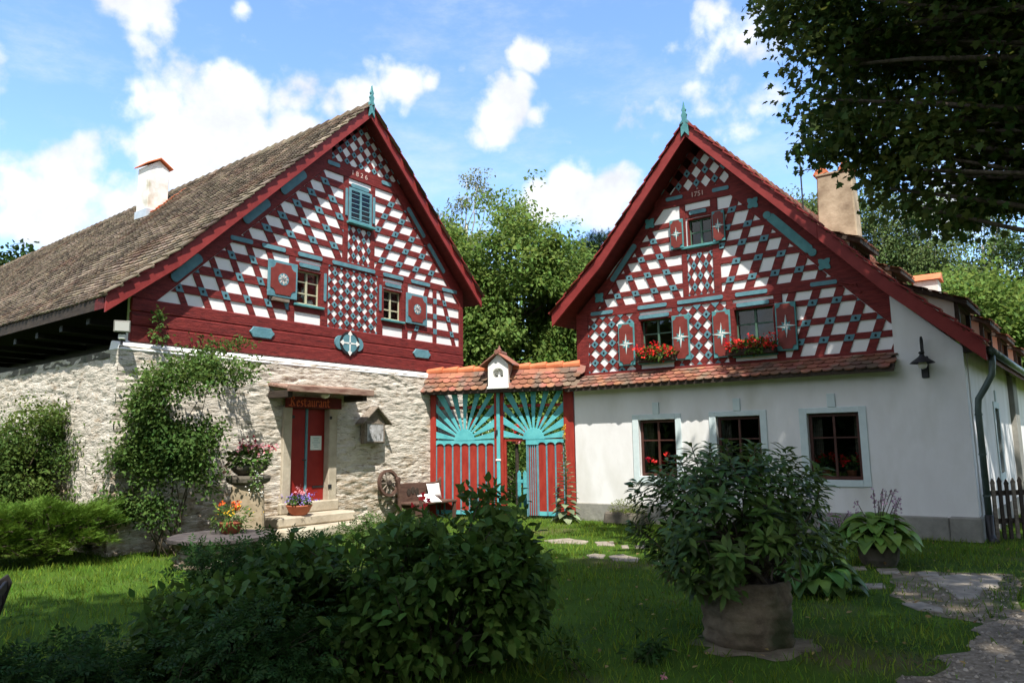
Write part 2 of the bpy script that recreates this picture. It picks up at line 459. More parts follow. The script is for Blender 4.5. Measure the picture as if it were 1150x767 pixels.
def lattice(zone, A, B, yf, yb, parent, blue=True):
    """A, B: (list of points on centre lines, direction, board width). Boards of both families, clipped to the zone,
    painted blocks where they cross."""
    boards, blocks = MB(), MB()
    blocks.cur = 0
    def strip(p, d, w):
        n = (-d[1], d[0])
        k = 12.0
        return [(p[0] - d[0] * k - n[0] * w / 2, p[1] - d[1] * k - n[1] * w / 2), (p[0] + d[0] * k - n[0] * w / 2, p[1] + d[1] * k - n[1] * w / 2),
                (p[0] + d[0] * k + n[0] * w / 2, p[1] + d[1] * k + n[1] * w / 2), (p[0] - d[0] * k + n[0] * w / 2, p[1] - d[1] * k + n[1] * w / 2)]
    def unit(d):
        l = math.hypot(*d)
        return (d[0] / l, d[1] / l)
    dA, dB = unit(A[1]), unit(B[1])
    for pts, d, w, y in ((A[0], dA, A[2], yf), (B[0], dB, B[2], yf + 0.005)):
        for p in pts:
            jw = w * random.uniform(0.88, 1.12)
            p = (p[0] + random.uniform(-.008, .008), p[1] + random.uniform(-.008, .008))
            dj = unit((d[0] + random.uniform(-.012, .012), d[1] + random.uniform(-.012, .012)))
            q = clip(strip(p, dj, jw), zone)
            if q: boards.prism(q, y, yb)
    if blue:
        for p in A[0]:
            for q in B[0]:
                det = dA[0] * (-dB[1]) + dB[0] * dA[1]
                t = ((q[0] - p[0]) * (-dB[1]) + dB[0] * (q[1] - p[1])) / det
                c = (p[0] + dA[0] * t, p[1] + dA[1] * t)
                sn = abs(dA[0] * dB[1] - dA[1] * dB[0])
                ha, hb = B[2] / sn / 2 * 0.98, A[2] / sn / 2 * 0.98
                par = [(c[0] + dA[0] * ha * i + dB[0] * hb * j, c[1] + dA[1] * ha * i + dB[1] * hb * j) for i, j in ((-1, -1), (1, -1), (1, 1), (-1, 1))]
                r = clip(par, zone)
                if r:
                    blocks = MB()
                    blocks.prism(r, yf - 0.008, yb)
                    blocks.cur = 1
                    s = min(A[2], B[2]) * 0.2
                    dot = [(c[0] - s * .7, c[1] - s), (c[0] + s * .7, c[1] - s), (c[0] + s, c[1] + s * .4), (c[0], c[1] + s * 1.2), (c[0] - s, c[1] + s * .4)]
                    rr = clip(dot, zone)
                    if rr and len(rr) == 5: blocks.prism(rr, yf - 0.011, yb)
                    blocks.build('painted_block', [M['blue'], M['dark']], parent)
    boards.build('lattice', M['red'], parent)

def stadium(a, b, w, n=5):
    """rounded bar outline from a to b in (x,z)"""
    dx, dz = b[0] - a[0], b[1] - a[1]
    l = math.hypot(dx, dz)
    d = (dx / l, dz / l)
    nn = (-d[1], d[0])
    pts = []
    for c, s0 in ((b, -90), (a, 90)):
        for k in range(n):
            t = math.radians(s0 + 180 * k / (n - 1))
            pts.append((c[0] + (d[0] * math.cos(t) * .6 + nn[0] * math.sin(t)) * w / 2, c[1] + (d[1] * math.cos(t) * .6 + nn[1] * math.sin(t)) * w / 2))
    return pts

def bars(lst, yf, yb, parent, w=0.085, mat='blue'):
    for a, b in lst:
        MB().prism(stadium(a, b, w), yf, yb).build('painted_bar', M[mat], parent)

# numpy leaf clouds
def leaf_mesh(name, mat, tv, tf, pos, tip, nrm, scl, parent=None, smooth=False):
    """template verts tv (k,3): +y is the tip, +z the leaf's face; faces tf. One mesh of N placed copies."""
    N = len(pos)
    tip = tip / (np.linalg.norm(tip, axis=1, keepdims=True) + 1e-9)
    x = np.cross(tip, nrm)
    x /= (np.linalg.norm(x, axis=1, keepdims=True) + 1e-9)
    z = np.cross(x, tip)
    tv = np.asarray(tv, float)
    k = len(tv)
    if np.ndim(scl) == 0: scl = np.full(N, scl)
    T = tv[None, :, :] * scl[:, None, None]
    V = pos[:, None, :] + T[:, :, 0:1] * x[:, None, :] + T[:, :, 1:2] * tip[:, None, :] + T[:, :, 2:3] * z[:, None, :]
    V = V.reshape(-1, 3)
    loops = np.concatenate([np.asarray(f) for f in tf])
    sizes = np.array([len(f) for f in tf])
    LP = (loops[None, :] + (np.arange(N) * k)[:, None]).ravel()
    SZ = np.tile(sizes, N)
    st = np.concatenate([[0], np.cumsum(SZ)[:-1]])
    me = bpy.data.meshes.new(name)
    me.vertices.add(len(V))
    me.vertices.foreach_set('co', V.astype(np.float32).ravel())
    me.loops.add(len(LP))
    me.loops.foreach_set('vertex_index', LP.astype(np.int32))
    me.polygons.add(len(SZ))
    me.polygons.foreach_set('loop_start', st.astype(np.int32))
    me.polygons.foreach_set('loop_total', SZ.astype(np.int32))
    me.update(calc_edges=True)
    me.validate()
    return link(name, me, M[mat] if isinstance(mat, str) else mat, parent)

T_DIAMOND = ([(0, 0, 0), (.28, .45, .06), (0, 1, -.05), (-.28, .45, .06)], [(0, 1, 2, 3)])
T_OVATE = ([(0, 0, 0), (.24, .22, .04), (.30, .48, .06), (.18, .78, .02), (0, 1.05, -.08), (-.18, .78, .02), (-.30, .48, .06), (-.24, .22, .04), (0, .5, -.02)],
           [(0, 1, 2, 8), (8, 2, 3, 4), (0, 8, 6, 7), (8, 4, 5, 6)])
T_LANCE = ([(0, 0, 0), (.11, .3, .03), (.13, .6, .02), (0, 1, -.1), (-.13, .6, .02), (-.11, .3, .03), (0, .5, -.02)],
           [(0, 1, 2, 6), (6, 2, 3), (0, 6, 4, 5), (6, 3, 4)])
T_MAPLE = ([(0, 0, 0), (.16, -.02, .02), (.46, .08, .05), (.30, .30, .03), (.56, .55, .03), (.26, .58, .02), (.22, .72, 0), (0, 1.05, -.06), (-.22, .72, 0), (-.26, .58, .02), (-.56, .55, .03), (-.30, .30, .03), (-.46, .08, .05), (-.16, -.02, .02)],
           [(0, 1, 2, 3, 4, 5, 6, 7, 8, 9, 10, 11, 12, 13)])
def pinnate():
    v, f = [], []
    for i in range(3):
        for s in (-1, 1):
            y = .18 + i * .24
            b = len(v)
            v += [(0, y, 0), (s * .2, y + .0, .04), (s * .42, y + .18, -.04), (s * .16, y + .16, .03)]
            f.append((b, b + 1, b + 2, b + 3) if s > 0 else (b, b + 3, b + 2, b + 1))
    b = len(v)
    v += [(0, .78, 0), (.12, .95, .02), (0, 1.25, -.05), (-.12, .95, .02)]
    f.append((b, b + 1, b + 2, b + 3))
    return v, f
T_PINNATE = pinnate()
def spray():
    v, f = [], []
    for i in range(7):
        y = i * .14
        w = .34 * (1 - i / 8.5)
        for s in (-1, 1):
            b = len(v)
            v += [(0, y, 0), (0, y + .07, .02), (s * w, y + .2, .05)]
            f.append((b, b + 1, b + 2))
    b = len(v)
    v += [(-.03, .9, 0), (.03, .9, 0), (0, 1.15, 0)]
    f.append((b, b + 1, b + 2))
    return v, f
T_SPRAY = spray()
T_BLADE = ([(-.06, 0, 0), (.06, 0, 0), (.045, .55, .10), (-.045, .55, .10), (.0, 1, .32)], [(0, 1, 2, 3), (3, 2, 4)])
T_PETALS = ([(0, 0, 0), (.5, .1, .1), (.45, .5, .15), (.1, .45, .0), (0, .95, .15), (-.4, .55, .12), (-.1, .3, 0), (-.5, 0, .12)], [(0, 1, 2, 3), (0, 3, 4, 5, 6), (0, 6, 7)])

def rnd_dirs(n, rng=RNG):
    d = rng.normal(size=(n, 3))
    return d / np.linalg.norm(d, axis=1, keepdims=True)

def ell_clumps(ells, n, rng, shell=0.55, gap=0.0, seed=0.0, gscale=0.6):
    """clump centres and outward directions in a union of ellipsoids [(c, r), ...], biased to the outside"""
    vols = np.array([e[1][0] * e[1][1] * e[1][2] for e in ells]) ** 0.75
    P, D = [], []
    while len(P) < n:
        i = rng.choice(len(ells), p=vols / vols.sum())
        c, r = np.array(ells[i][0], float), np.array(ells[i][1], float)
        d = rng.normal(size=3)
        d /= np.linalg.norm(d)
        q = (shell + (1 - shell) * rng.random() ** 0.6) * (1 + .12 * rng.normal())
        p = c + d * r * q
        if gap and mnoise.noise(Vector(p * gscale) + Vector((seed, 0, 0))) < gap - 0.45: continue
        P.append(p)
        D.append(d)
    return np.array(P), np.array(D)

def leaves_from_clumps(P, D, per, cr, rng, droop=0.3, flat=0.6):
    N = len(P) * per
    pos = np.repeat(P, per, 0) + np.clip(rng.normal(size=(N, 3)), -1.5, 1.5) * cr * np.array([1, 1, flat])
    out = np.repeat(D, per, 0)
    tip = out * 0.7 + rng.normal(size=(N, 3)) * 0.7 + np.array([0, 0, -droop])
    nrm = np.array([0, 0, 1.0]) + out * 0.35 + rng.normal(size=(N, 3)) * 0.45
    return pos, tip, nrm

def limb(mb, a, b, r0, r1, sag=0.0, n=6, wob=0.08, seed=0):
    a, b = Vector(a), Vector(b)
    L = (b - a).length
    pts, rs = [], []
    for i in range(n + 1):
        t = i / n
        p = a.lerp(b, t)
        w = L * wob * math.sin(t * math.pi)
        p += Vector((mnoise.noise((seed + t * 2, 1.3, 0)), mnoise.noise((seed + t * 2, 7.7, 3)), mnoise.noise((seed + t * 2, 4.1, 9)) - sag)) * w
        pts.append(p)
        rs.append(r0 + (r1 - r0) * t ** 0.8)
    mb.tube(pts, rs, n=7)
    return pts

# ------------------------------------------------------------------ building helpers
def interp(prof, a):
    """point and outward normal at arc length a along a (u,z) profile (ridge -> eave)"""
    acc = 0
    for i in range(len(prof) - 1):
        (x0, z0), (x1, z1) = prof[i], prof[i + 1]
        l = math.hypot(x1 - x0, z1 - z0)
        if a <= acc + l or i == len(prof) - 2:
            t = (a - acc) / l
            d = ((x1 - x0) / l, (z1 - z0) / l)
            n = (-d[1], d[0])
            if n[1] < 0: n = (d[1], -d[0])
            return (x0 + (x1 - x0) * t, z0 + (z1 - z0) * t), n
        acc += l

def plen(prof):
    return sum(math.hypot(prof[i + 1][0] - prof[i][0], prof[i + 1][1] - prof[i][1]) for i in range(len(prof) - 1))

def tile_roof(name, parent, prof, y0, y1, shear=0.0, tw=0.17, ex=0.155, mat='tile_old', M4=None, rise=0.0, wavy=0.0, lift=0.026, skip=None):
    Lp = plen(prof)
    rows = int(Lp / ex) + 1
    tmpl = [(-.49, 0, 0), (.49, 0, 0), (.49, .78, 1), (.32, .94, 1), (0, 1, 1), (-.32, .94, 1), (-.49, .78, 1)]
    low = [2, 3, 4, 5, 6]
    mb = MB()
    rng = random.Random(hash(name) % 1000 + 5)
    for k in range(rows):
        al = Lp + 0.03 - k * ex
        au = max(0.0, al - ex * 1.55)
        if al - au < 0.03: continue
        n = int((y1 - y0) / tw) + 1
        for i in range(n):
            yc = y0 + (i + (0.5 if k % 2 else 0.0) + 0.25) * tw
            if yc > y1 or (skip and skip(yc, k)): continue
            jl = rng.uniform(-.012, .012)
            jh = rng.uniform(0, .007)
            ja = rng.uniform(-.03, .03)
            vs = []
            for (ax, t, h) in tmpl:
                a = au + (al + jl - au) * t
                (px, pz), nn = interp(prof, min(a, Lp + .05))
                y = yc + ax * tw + ja * (a - au)
                w = wavy * mnoise.noise((y * .5, a * .5, 3.0)) if wavy else 0.0
                hh = (.004 + (lift + jh) * h) + w
                vs.append((px + nn[0] * hh + shear * y, y, pz + nn[1] * hh + rise * y))
            for j in low:
                ax, t, h = tmpl[j]
                a = au + (al + jl - au) * t
                (px, pz), nn = interp(prof, min(a, Lp + .05))
                y = yc + ax * tw + ja * (a - au)
                w = wavy * mnoise.noise((y * .5, a * .5, 3.0)) if wavy else 0.0
                hh = lift * .35 + w
                vs.append((px + nn[0] * hh + shear * y, y, pz + nn[1] * hh + rise * y))
            d = prof[0][0] < prof[-1][0]
            fs = [(0, 6, 5, 4, 3, 2, 1)] + [(low[q], low[q + 1], 8 + q, 7 + q) for q in range(4)]
            if not d: fs = [f[::-1] for f in fs]
            mb.add(vs, fs)
    return mb.build(name, M[mat], parent, M4=M4)

def sheared(mb, k, rise=0.0):
    mb.v = [(x + k * y, y, z + rise * y) for x, y, z in mb.v]
    return mb

def band(prof, up, dn):
    """closed polygon between the profile raised by up and lowered by dn (vertical)"""
    return [(p[0], p[1] + up) for p in prof] + [(p[0], p[1] - dn) for p in prof[::-1]]

def panel(poly, holes, y0, y1, mb):
    """convex polygon wall with rectangular holes (u0,u1,z0,z1)"""
    us = sorted({min(p[0] for p in poly), max(p[0] for p in poly)} | {h[0] for h in holes} | {h[1] for h in holes})
    zlo, zhi = min(p[1] for p in poly) - 1, max(p[1] for p in poly) + 1
    for a, b in zip(us[:-1], us[1:]):
        if b - a < 1e-4: continue
        hs = sorted([h for h in holes if h[0] < (a + b) / 2 < h[1]], key=lambda h: h[2])
        z = zlo
        for h in hs + [(0, 0, zhi, zhi)]:
            if h[2] - z > 1e-4:
                q = clip([(a, z), (b, z), (b, h[2]), (a, h[2])], poly)
                if q: mb.prism(q, y0, y1)
            z = h[3]
    return mb

def window(parent, u0, u1, z0, z1, y, fmat, cols=2, rows=2, fw=0.045, mw=0.03, casing=None, cw=0.07, cdepth=0.12, sill=None, sill_mat=None, M4=None, rowpos=None, dark=False):
    """frame with glazing bars (the part), its panes and sill (sub-parts). y = plane of the frame's front"""
    f = MB()
    f.box(u0, u0 + fw, y, y + .05, z0, z1)
    f.box(u1 - fw, u1, y, y + .05, z0, z1)
    f.box(u0 + fw, u1 - fw, y + .001, y + .05, z0, z0 + fw)
    f.box(u0 + fw, u1 - fw, y + .001, y + .05, z1 - fw, z1)
    for i in range(1, cols):
        u = u0 + (u1 - u0) * i / cols
        w = mw * 1.5
        f.box(u - w / 2, u + w / 2, y - .006, y + .045, z0 + fw, z1 - fw)
    rp = rowpos or [i / rows for i in range(1, rows)]
    for t in rp:
        z = z0 + (z1 - z0) * t
        f.box(u0 + fw, u1 - fw, y + .006, y + .04, z - mw / 2, z + mw / 2)
    w = f.build('window', M[fmat], parent, bevel=.004, M4=M4)
    MB().box(u0 + fw * .5, u1 - fw * .5, y + .022, y + .028, z0 + fw * .5, z1 - fw * .5).build('pane', M['glass'], w, M4=M4)
    if casing:
        c = MB()
        c.box(u0 - cw, u0 - .002, y - cdepth, y + .06, z0 - .002, z1 + cw)
        c.box(u1 + .002, u1 + cw, y - cdepth, y + .06, z0 - .002, z1 + cw)
        c.box(u0 - .002, u1 + .002, y - cdepth + .002, y + .06, z1 + .002, z1 + cw)
        c.build('casing', M[casing], w, bevel=.005, M4=M4)
    if sill:
        d, h, ov = sill
        MB().box(u0 - ov, u1 + ov, y - d, y + .05, z0 - h, z0 - .002).build('sill', M[sill_mat], w, bevel=.008, M4=M4)
    return w

def star_pts(c, r, n=4, k=0.28, ry=1.0, rot=0.0):
    p = []
    for i in range(2 * n):
        a = math.pi * i / n + rot
        rr = r if i % 2 == 0 else r * k
        p.append((c[0] + math.sin(a) * rr, c[1] + math.cos(a) * rr * ry))
    return p

def shutter(parent, u0, u1, z0, z1, y, kind, fmat, imat, angle=0.0, hinge=None):
    """ledged board with cut-corner field and painted ornament; part with sub-parts"""
    w, h = u1 - u0, z1 - z0
    b = min(w, h) * 0.075
    cc = min(w, h) * (0.17 if kind == 'flower' else .2)
    M4 = None
    if angle:
        hx = hinge
        M4 = Matrix.Translation((hx, y, 0)) @ Matrix.Rotation(math.radians(angle), 4, 'Z') @ Matrix.Translation((-hx, -y, 0))
    s = MB().box(u0, u1, y, y + .035, z0, z1).build('shutter', M[fmat], parent, bevel=.006, M4=M4)
    a0, a1, c0, c1 = u0 + b, u1 - b, z0 + b, z1 - b
    arc = []
    for (cx, cz, st) in ((a1, c0, 180), (a1, c1, 270), (a0, c1, 0), (a0, c0, 90)):
        for t in (0, 30, 60, 90):
            aa = math.radians(st - t)
            arc.append((cx + math.cos(aa) * cc, cz + math.sin(aa) * cc))
    # concave corners, counter-clockwise
    MB().prism(arc, y - .012, y + .001).build('field', M[imat], s, M4=M4)
    cx, cz = (u0 + u1) / 2, (z0 + z1) / 2
    if kind == 'star':
        r = h * .21
        MB().prism(star_pts((cx, cz), r * .62, 4, .45, rot=math.pi / 4), y - .016, y - .0121).build('ornament', M[fmat], s, M4=M4)
        MB().prism(star_pts((cx, cz), r, 4, .22, ry=1.15), y - .019, y - .0161).build('ornament', M['whitepaint'], s, M4=M4)
        mb = MB()
        for i in range(4):
            a = math.pi / 2 * i
            d, n = (math.sin(a), math.cos(a)), (math.cos(a), -math.sin(a))
            L = r * (.95 if i % 2 else 1.05)
            mb.prism([(cx, cz), (cx + d[0] * L * .3 + n[0] * r * .14, cz + d[1] * L * .3 + n[1] * r * .14), (cx + d[0] * L, cz + d[1] * L)], y - .021, y - .0191)
        mb.build('ornament', M[fmat], s, M4=M4)
    else:
        r = h * .17
        MB().prism([(cx + math.cos(t * math.pi / 10) * r, cz + math.sin(t * math.pi / 10) * r) for t in range(20)], y - .016, y - .0121).build('ornament', M[fmat], s, M4=M4)
        mb = MB()
        for i in range(8):
            a = math.pi / 4 * i
            d, n = (math.sin(a), math.cos(a)), (math.cos(a), -math.sin(a))
            mb.prism([(cx + d[0] * r * .1, cz + d[1] * r * .1), (cx + d[0] * r * .6 + n[0] * r * .17, cz + d[1] * r * .6 + n[1] * r * .17), (cx + d[0] * r * .92, cz + d[1] * r * .92), (cx + d[0] * r * .6 - n[0] * r * .17, cz + d[1] * r * .6 - n[1] * r * .17)], y - .020, y - .0161)
        mb.build('ornament', M['whitepaint'], s, M4=M4)
        mb = MB()
        for i in range(8):
            a = math.pi / 4 * i
            d = (math.sin(a), math.cos(a))
            mb.bar((cx + d[0] * r * .15, y - .021, cz + d[1] * r * .15), (cx + d[0] * r * .75, y - .021, cz + d[1] * r * .75), r * .07, .004)
        mb.build('ornament', M[imat], s, M4=M4)
    return s

def text(body, name, mat, parent, loc, size, ext=0.004, shear=0.0, spacing=1.0):
    cu = bpy.data.curves.new(name, 'FONT')
    cu.body = body
    cu.size = size
    cu.extrude = ext
    cu.align_x = 'CENTER'
    cu.align_y = 'CENTER'
    cu.shear = shear
    cu.space_character = spacing
    tmp = bpy.data.objects.new(name, cu)
    COL.objects.link(tmp)
    bpy.context.view_layer.update()
    me = bpy.data.meshes.new_from_object(tmp.evaluated_get(bpy.context.evaluated_depsgraph_get()))
    bpy.data.objects.remove(tmp)
    bpy.data.curves.remove(cu)
    me.name = name
    me.materials.clear()
    o = link(name, me, M[mat], parent)
    o.location = loc
    o.rotation_euler = (math.pi / 2, 0, 0)
    return o

GLYPH = {
 'R': ([[(.1, 1.55), (.1, .25), (-.05, .05)], [(-.12, 1.35), (.12, 1.62), (.45, 1.5), (.5, 1.2), (.15, .85)], [(.2, .88), (.45, .4), (.5, .05), (.68, .12)], [(-.2, .12), (.25, .0)]], .82),
 'e': ([[(0, .2), (0, .8), (.2, 1.0), (.34, .72), (.03, .5)], [(0, .2), (.15, 0), (.36, .15)]], .5),
 's': ([[(.3, .95), (.1, .98), (.02, .72), (.3, .35), (.2, .05), (-.02, .02)]], .46),
 't': ([[(.05, 1.3), (.05, .2), (.2, 0), (.32, .12)], [(-.1, 1.0), (.28, 1.0)]], .44),
 'a': ([[(.02, .85), (.2, 1.0), (.32, .85), (.32, .15), (.42, .02)], [(.3, .55), (.02, .35), (.04, .12), (.18, .02), (.32, .15)]], .56),
 'u': ([[(0, .98), (0, .2), (.12, .03), (.34, .18)], [(.34, .98), (.34, .15), (.44, .02)]], .58),
 'r': ([[(0, .98), (0, .08)], [(.02, .82), (.2, 1.0), (.32, .86)]], .42),
 'n': ([[(0, .98), (0, .08)], [(0, .8), (.2, 1.0), (.34, .85), (.34, .15), (.44, .03)]], .58)}

def blackletter(parent, u, z, h, y):
    nx, nz = .085 * h, .075 * h
    k = 0
    for chx in 'Restaurant':
        strokes, adv = GLYPH[chx]
        mb = MB()
        for st in strokes:
            for p, q in zip(st[:-1], st[1:]):
                p, q = (u + p[0] * h * 1.45, z + p[1] * h), (u + q[0] * h * 1.45, z + q[1] * h)
                k += 1
                mb.prism(hull4(p, q, nx, nz), y - .004 - .00015 * (k % 9), y)
        mb.build('lettering', M['lettering'], parent)
        u += adv * h * 1.62

def hull4(p, q, nx, nz):
    pts = [(p[0] - nx, p[1] - nz), (p[0] + nx, p[1] + nz), (q[0] + nx, q[1] + nz), (q[0] - nx, q[1] - nz), (p[0] - nx, p[1] + nz * .2), (q[0] + nx, q[1] - nz * .2)]
    pts = sorted(set(pts))
    def half(ps):
        o = []
        for c in ps:
            while len(o) > 1 and (o[-1][0] - o[-2][0]) * (c[1] - o[-2][1]) - (o[-1][1] - o[-2][1]) * (c[0] - o[-2][0]) <= 0: o.pop()
            o.append(c)
        return o[:-1]
    return half(pts) + half(pts[::-1])

def stone_face(x0, x1, z0, z1, step, amp, mb, holes=(), f=None, top=None, seed=0.0):
    """uneven rubble face as a displaced grid in (x,z), bulging towards -y. f maps (x,y,z) to local"""
    nx, nz = int((x1 - x0) / step), int((z1 - z0) / (step * .62))
    base = len(mb.v)
    for j in range(nz + 1):
        for i in range(nx + 1):
            x, z = x0 + (x1 - x0) * i / nx, z0 + (z1 - z0) * j / nz
            q = Vector((x * 3.4 + seed + .4 * mnoise.noise((x * 2, z * 2, 3)), z * 12.5 + .9 * mnoise.noise((x * 1.3 + seed, z * 2, 7)), 1.7))
            a = mnoise.noise(q) * .9 + mnoise.noise(q * 2.1) * .55 + mnoise.noise(Vector((x * .8, z * .9, 5))) * .45
            if a < -.25: a = -.25 + (a + .25) * 2.0
            y = -amp * a
            v = (x, y, z)
            mb.v.append(f(v) if f else v)
    for j in range(nz):
        for i in range(nx):
            xc, zc = x0 + (x1 - x0) * (i + .5) / nx, z0 + (z1 - z0) * (j + .5) / nz
            if any(h[0] < xc < h[1] and h[2] < zc < h[3] for h in holes): continue
            a = base + j * (nx + 1) + i
            mb.f.append((a, a + 1, a + nx + 2, a + nx + 1))
            mb.mi.append(0)
    return mb

def finial(parent, u, z, y):
    p = [(-.08, -.30), (0, -.20), (.08, -.30), (.08, .02), (.045, .06), (.05, .12), (.065, .16), (.03, .22), (.05, .27), (.02, .33), (0, .45), (-.02, .33), (-.05, .27), (-.03, .22), (-.065, .16), (-.05, .12), (-.045, .06), (-.08, .02)]
    MB().prism([(u + a, z + b) for a, b in p], y - .03, y + .02).build('finial', M['teal'], parent, bevel=.004)

# ================================================================== LEFT HOUSE
LH = empty('timber_framed_house', (-1.9, 17.45, 0), math.atan2(.8049614, .5933272),
           'half-timbered house with rough stone ground floor and red double door', 'house', 'half-timbered gabled houses')
SH = .046
RI = .012
YT = .165           # plane of the white infill
DEP = 26.0
profL = [(-2.25, 9.17), (-6.49, 4.95), (-7.66, 4.0)]
profR = [(-2.25, 9.17), (1.65, 5.42)]
gable = [(-7.08, 3.35), (1.27, 3.35), (1.27, 5.5), (-2.25, 8.93), (-6.3, 4.9), (-7.08, 4.2)]
holesL = [(-3.88, -3.25, 4.48, 5.20), (-1.51, -.90, 4.48, 5.18), (-2.56, -1.90, 6.50, 7.27)]
panel(gable, holesL, YT, YT + .16, MB()).build('infill_panel', M['white'], LH)
# sill logs
for (za, zb, yo, u1) in ((3.37, 3.63, .09, 1.23), (3.635, 3.868, .105, 1.27), (3.873, 4.10, .115, 1.27)):
    MB().box(-7.12, u1, yo, YT + .02, za, zb).build('sill_beam', M['red'], LH, bevel=.02)
YB = .138
def Lrect(name, u0, u1, z0, z1, y=YB, mat='red'):
    return MB().box(u0, u1, y, YT + .01, z0, z1).build(name, M[mat], LH, bevel=.008)
Lrect('rail_beam', -5.35, 1.27, 5.42, 5.585, YB - .004)
Lrect('collar_beam', -3.45, -1.03, 7.48, 7.77, YB - .004)
for u0, u1 in ((-2.70, -2.56), (-1.90, -1.78)):
    Lrect('post', u0, u1, 5.585, 7.48)
for u0, u1 in ((-4.05, -3.90), (-3.25, -3.07), (-1.69, -1.51), (-.88, -.71)):
    Lrect('post', u0, u1, 4.10, 5.42)
Lrect('post', .16, .29, 4.10, 5.42)
Lrect('post', 1.13, 1.28, 4.10, 5.44, YB - .01)
for u0, u1 in ((-3.90, -3.25), (-1.51, -.88)):
    Lrect('rail', u0, u1, 4.32, 4.44, YB + .005)
    Lrect('rail', u0, u1, 5.22, 5.345, YB + .005)
Lrect('rail', -2.56, -1.90, 6.40, 6.46, YB + .005)
Lrect('rail', -2.56, -1.90, 7.29, 7.36, YB + .005)
MB().prism([(-3.05, 7.64), (-6.69, 4.10), (-7.12, 4.10), (-7.10, 4.18), (-6.42, 4.73), (-3.05, 8.10)], YB - .012, YT + .01).build('brace', M['red'], LH, bevel=.008)
MB().prism([(-1.40, 7.77), (1.13, 5.16), (1.28, 5.16), (1.28, 5.50), (-1.02, 7.72)], YB - .012, YT + .01).build('brace', M['red'], LH, bevel=.008)
# lattice panels
r1 = [5.865, 6.20, 6.54, 6.875, 7.21]
lattice([(-2.70, 5.58), (-2.70, 7.48), (-3.20, 7.48), (-5.15, 5.58)], ([(0, z) for z in r1], (1, 0), .135),
        ([(u, 5.865) for u in (-5.16, -4.60, -4.05, -3.50, -2.95)] + [(-2.40, 5.865)], (-.605, 1), .165), YB + .004, YT + .01, LH)
r2 = [4.39, 4.785, 5.17]
lattice([(-4.05, 4.10), (-4.05, 5.42), (-5.32, 5.42), (-6.66, 4.10)], ([(0, z) for z in r2], (1, 0), .145),
        ([(u, 4.39) for u in (-6.32, -5.87, -5.42, -4.97, -4.52, -4.07)], (-.46, 1), .125), YB + .004, YT + .01, LH)
r3 = [5.82, 6.175, 6.515, 6.87, 7.20]
lattice([(-1.78, 5.58), (.72, 5.58), (-1.12, 7.48), (-1.78, 7.48)], ([(0, z) for z in r3], (1, 0), .135),
        ([(u, 5.82) for u in (-2.10, -1.55, -1.01, -.45, .09)], (.585, 1), .15), YB + .004, YT + .01, LH)
r4 = [4.385, 4.755, 5.135]
lattice([(-.71, 4.10), (1.13, 4.10), (1.13, 5.16), (.87, 5.42), (-.71, 5.42)], ([(0, z) for z in r4], (1, 0), .135),
        ([(.84, 4.385)], (-.36, 1), .12), YB + .004, YT + .01, LH)
lattice([(-.71, 4.10), (.16, 4.10), (.16, 5.42), (-.71, 5.42)], ([(0, 4.386)], (1, 0), .134),
        ([(-.42, 4.385)], (.385, 1), .12), YB + .001, YT + .01, LH)
for z in r4:
    MB().prism([(.165, z - .065), (.285, z - .065), (.285, z + .065), (.165, z + .065)], YB - .006, YB + .02).build('painted_block', M['blue'], LH)
dz = .2
lattice([(-3.47, 7.775), (-1.00, 7.775), (-2.22, 8.98)], ([(-2.23 + .2 * i, 8.64 - .2 * i) for i in range(-8, 9, 1)], (1, 1), .115),
        ([(-2.23 + .2 * i, 8.64 + .2 * i) for i in range(-8, 9, 1)], (1, -1), .115), YB + .006, YT + .01, LH)
lattice([(-3.07, 4.10), (-1.69, 4.10), (-1.69, 5.42), (-3.07, 5.42)], ([(-2.90 + .1725 * i, 5.28 - .172 * i) for i in range(-10, 16)], (1, 1), .112),
        ([(-2.90 + .1725 * i, 5.28 + .172 * i) for i in range(-12, 12)], (1, -1), .112), YB + .006, YT + .01, LH)
lattice([(-2.56, 5.585), (-1.90, 5.585), (-1.90, 6.40), (-2.56, 6.40)], ([(-2.40 + .145 * i, 6.15 - .2 * i) for i in range(-6, 10)], (.145, .2), .10),
        ([(-2.40 + .145 * i, 6.15 + .2 * i) for i in range(-8, 8)], (.145, -.2), .10), YB + .006, YT + .01, LH)
# painted bars
bars([((-5.36, 5.50), (-4.93, 5.50)), ((-4.68, 5.50), (-4.19, 5.50)), ((-3.84, 5.50), (-3.28, 5.50)), ((-2.96, 5.50), (-1.80, 5.50)),
      ((-1.50, 5.50), (-.91, 5.50)), ((-.60, 5.50), (0, 5.50)), ((.50, 5.48), (1.0, 5.48)), ((-3.80, 5.285), (-3.34, 5.285)), ((-1.43, 5.285), (-.98, 5.285))], YB - .022, YB, LH, .085)
bars([((-3.15, 7.66), (-2.86, 7.66)), ((-1.58, 7.66), (-1.33, 7.66)), ((-2.48, 7.33), (-2.02, 7.33))], YB - .022, YB, LH, .09)
bars([((-3.16, 4.64), (-3.16, 5.20)), ((-1.60, 4.66), (-1.60, 5.22))], YB - .018, YB, LH, .06)
bars([((-6.42, 4.54), (-5.98, 4.98)), ((-5.08, 5.90), (-4.62, 6.36)), ((-4.27, 6.70), (-3.78, 7.19))], YB - .032, YB - .012, LH, .17)
bars([((-.74, 7.24), (-.20, 6.68)), ((-.03, 6.50), (.52, 5.93))], YB - .032, YB - .012, LH, .11)
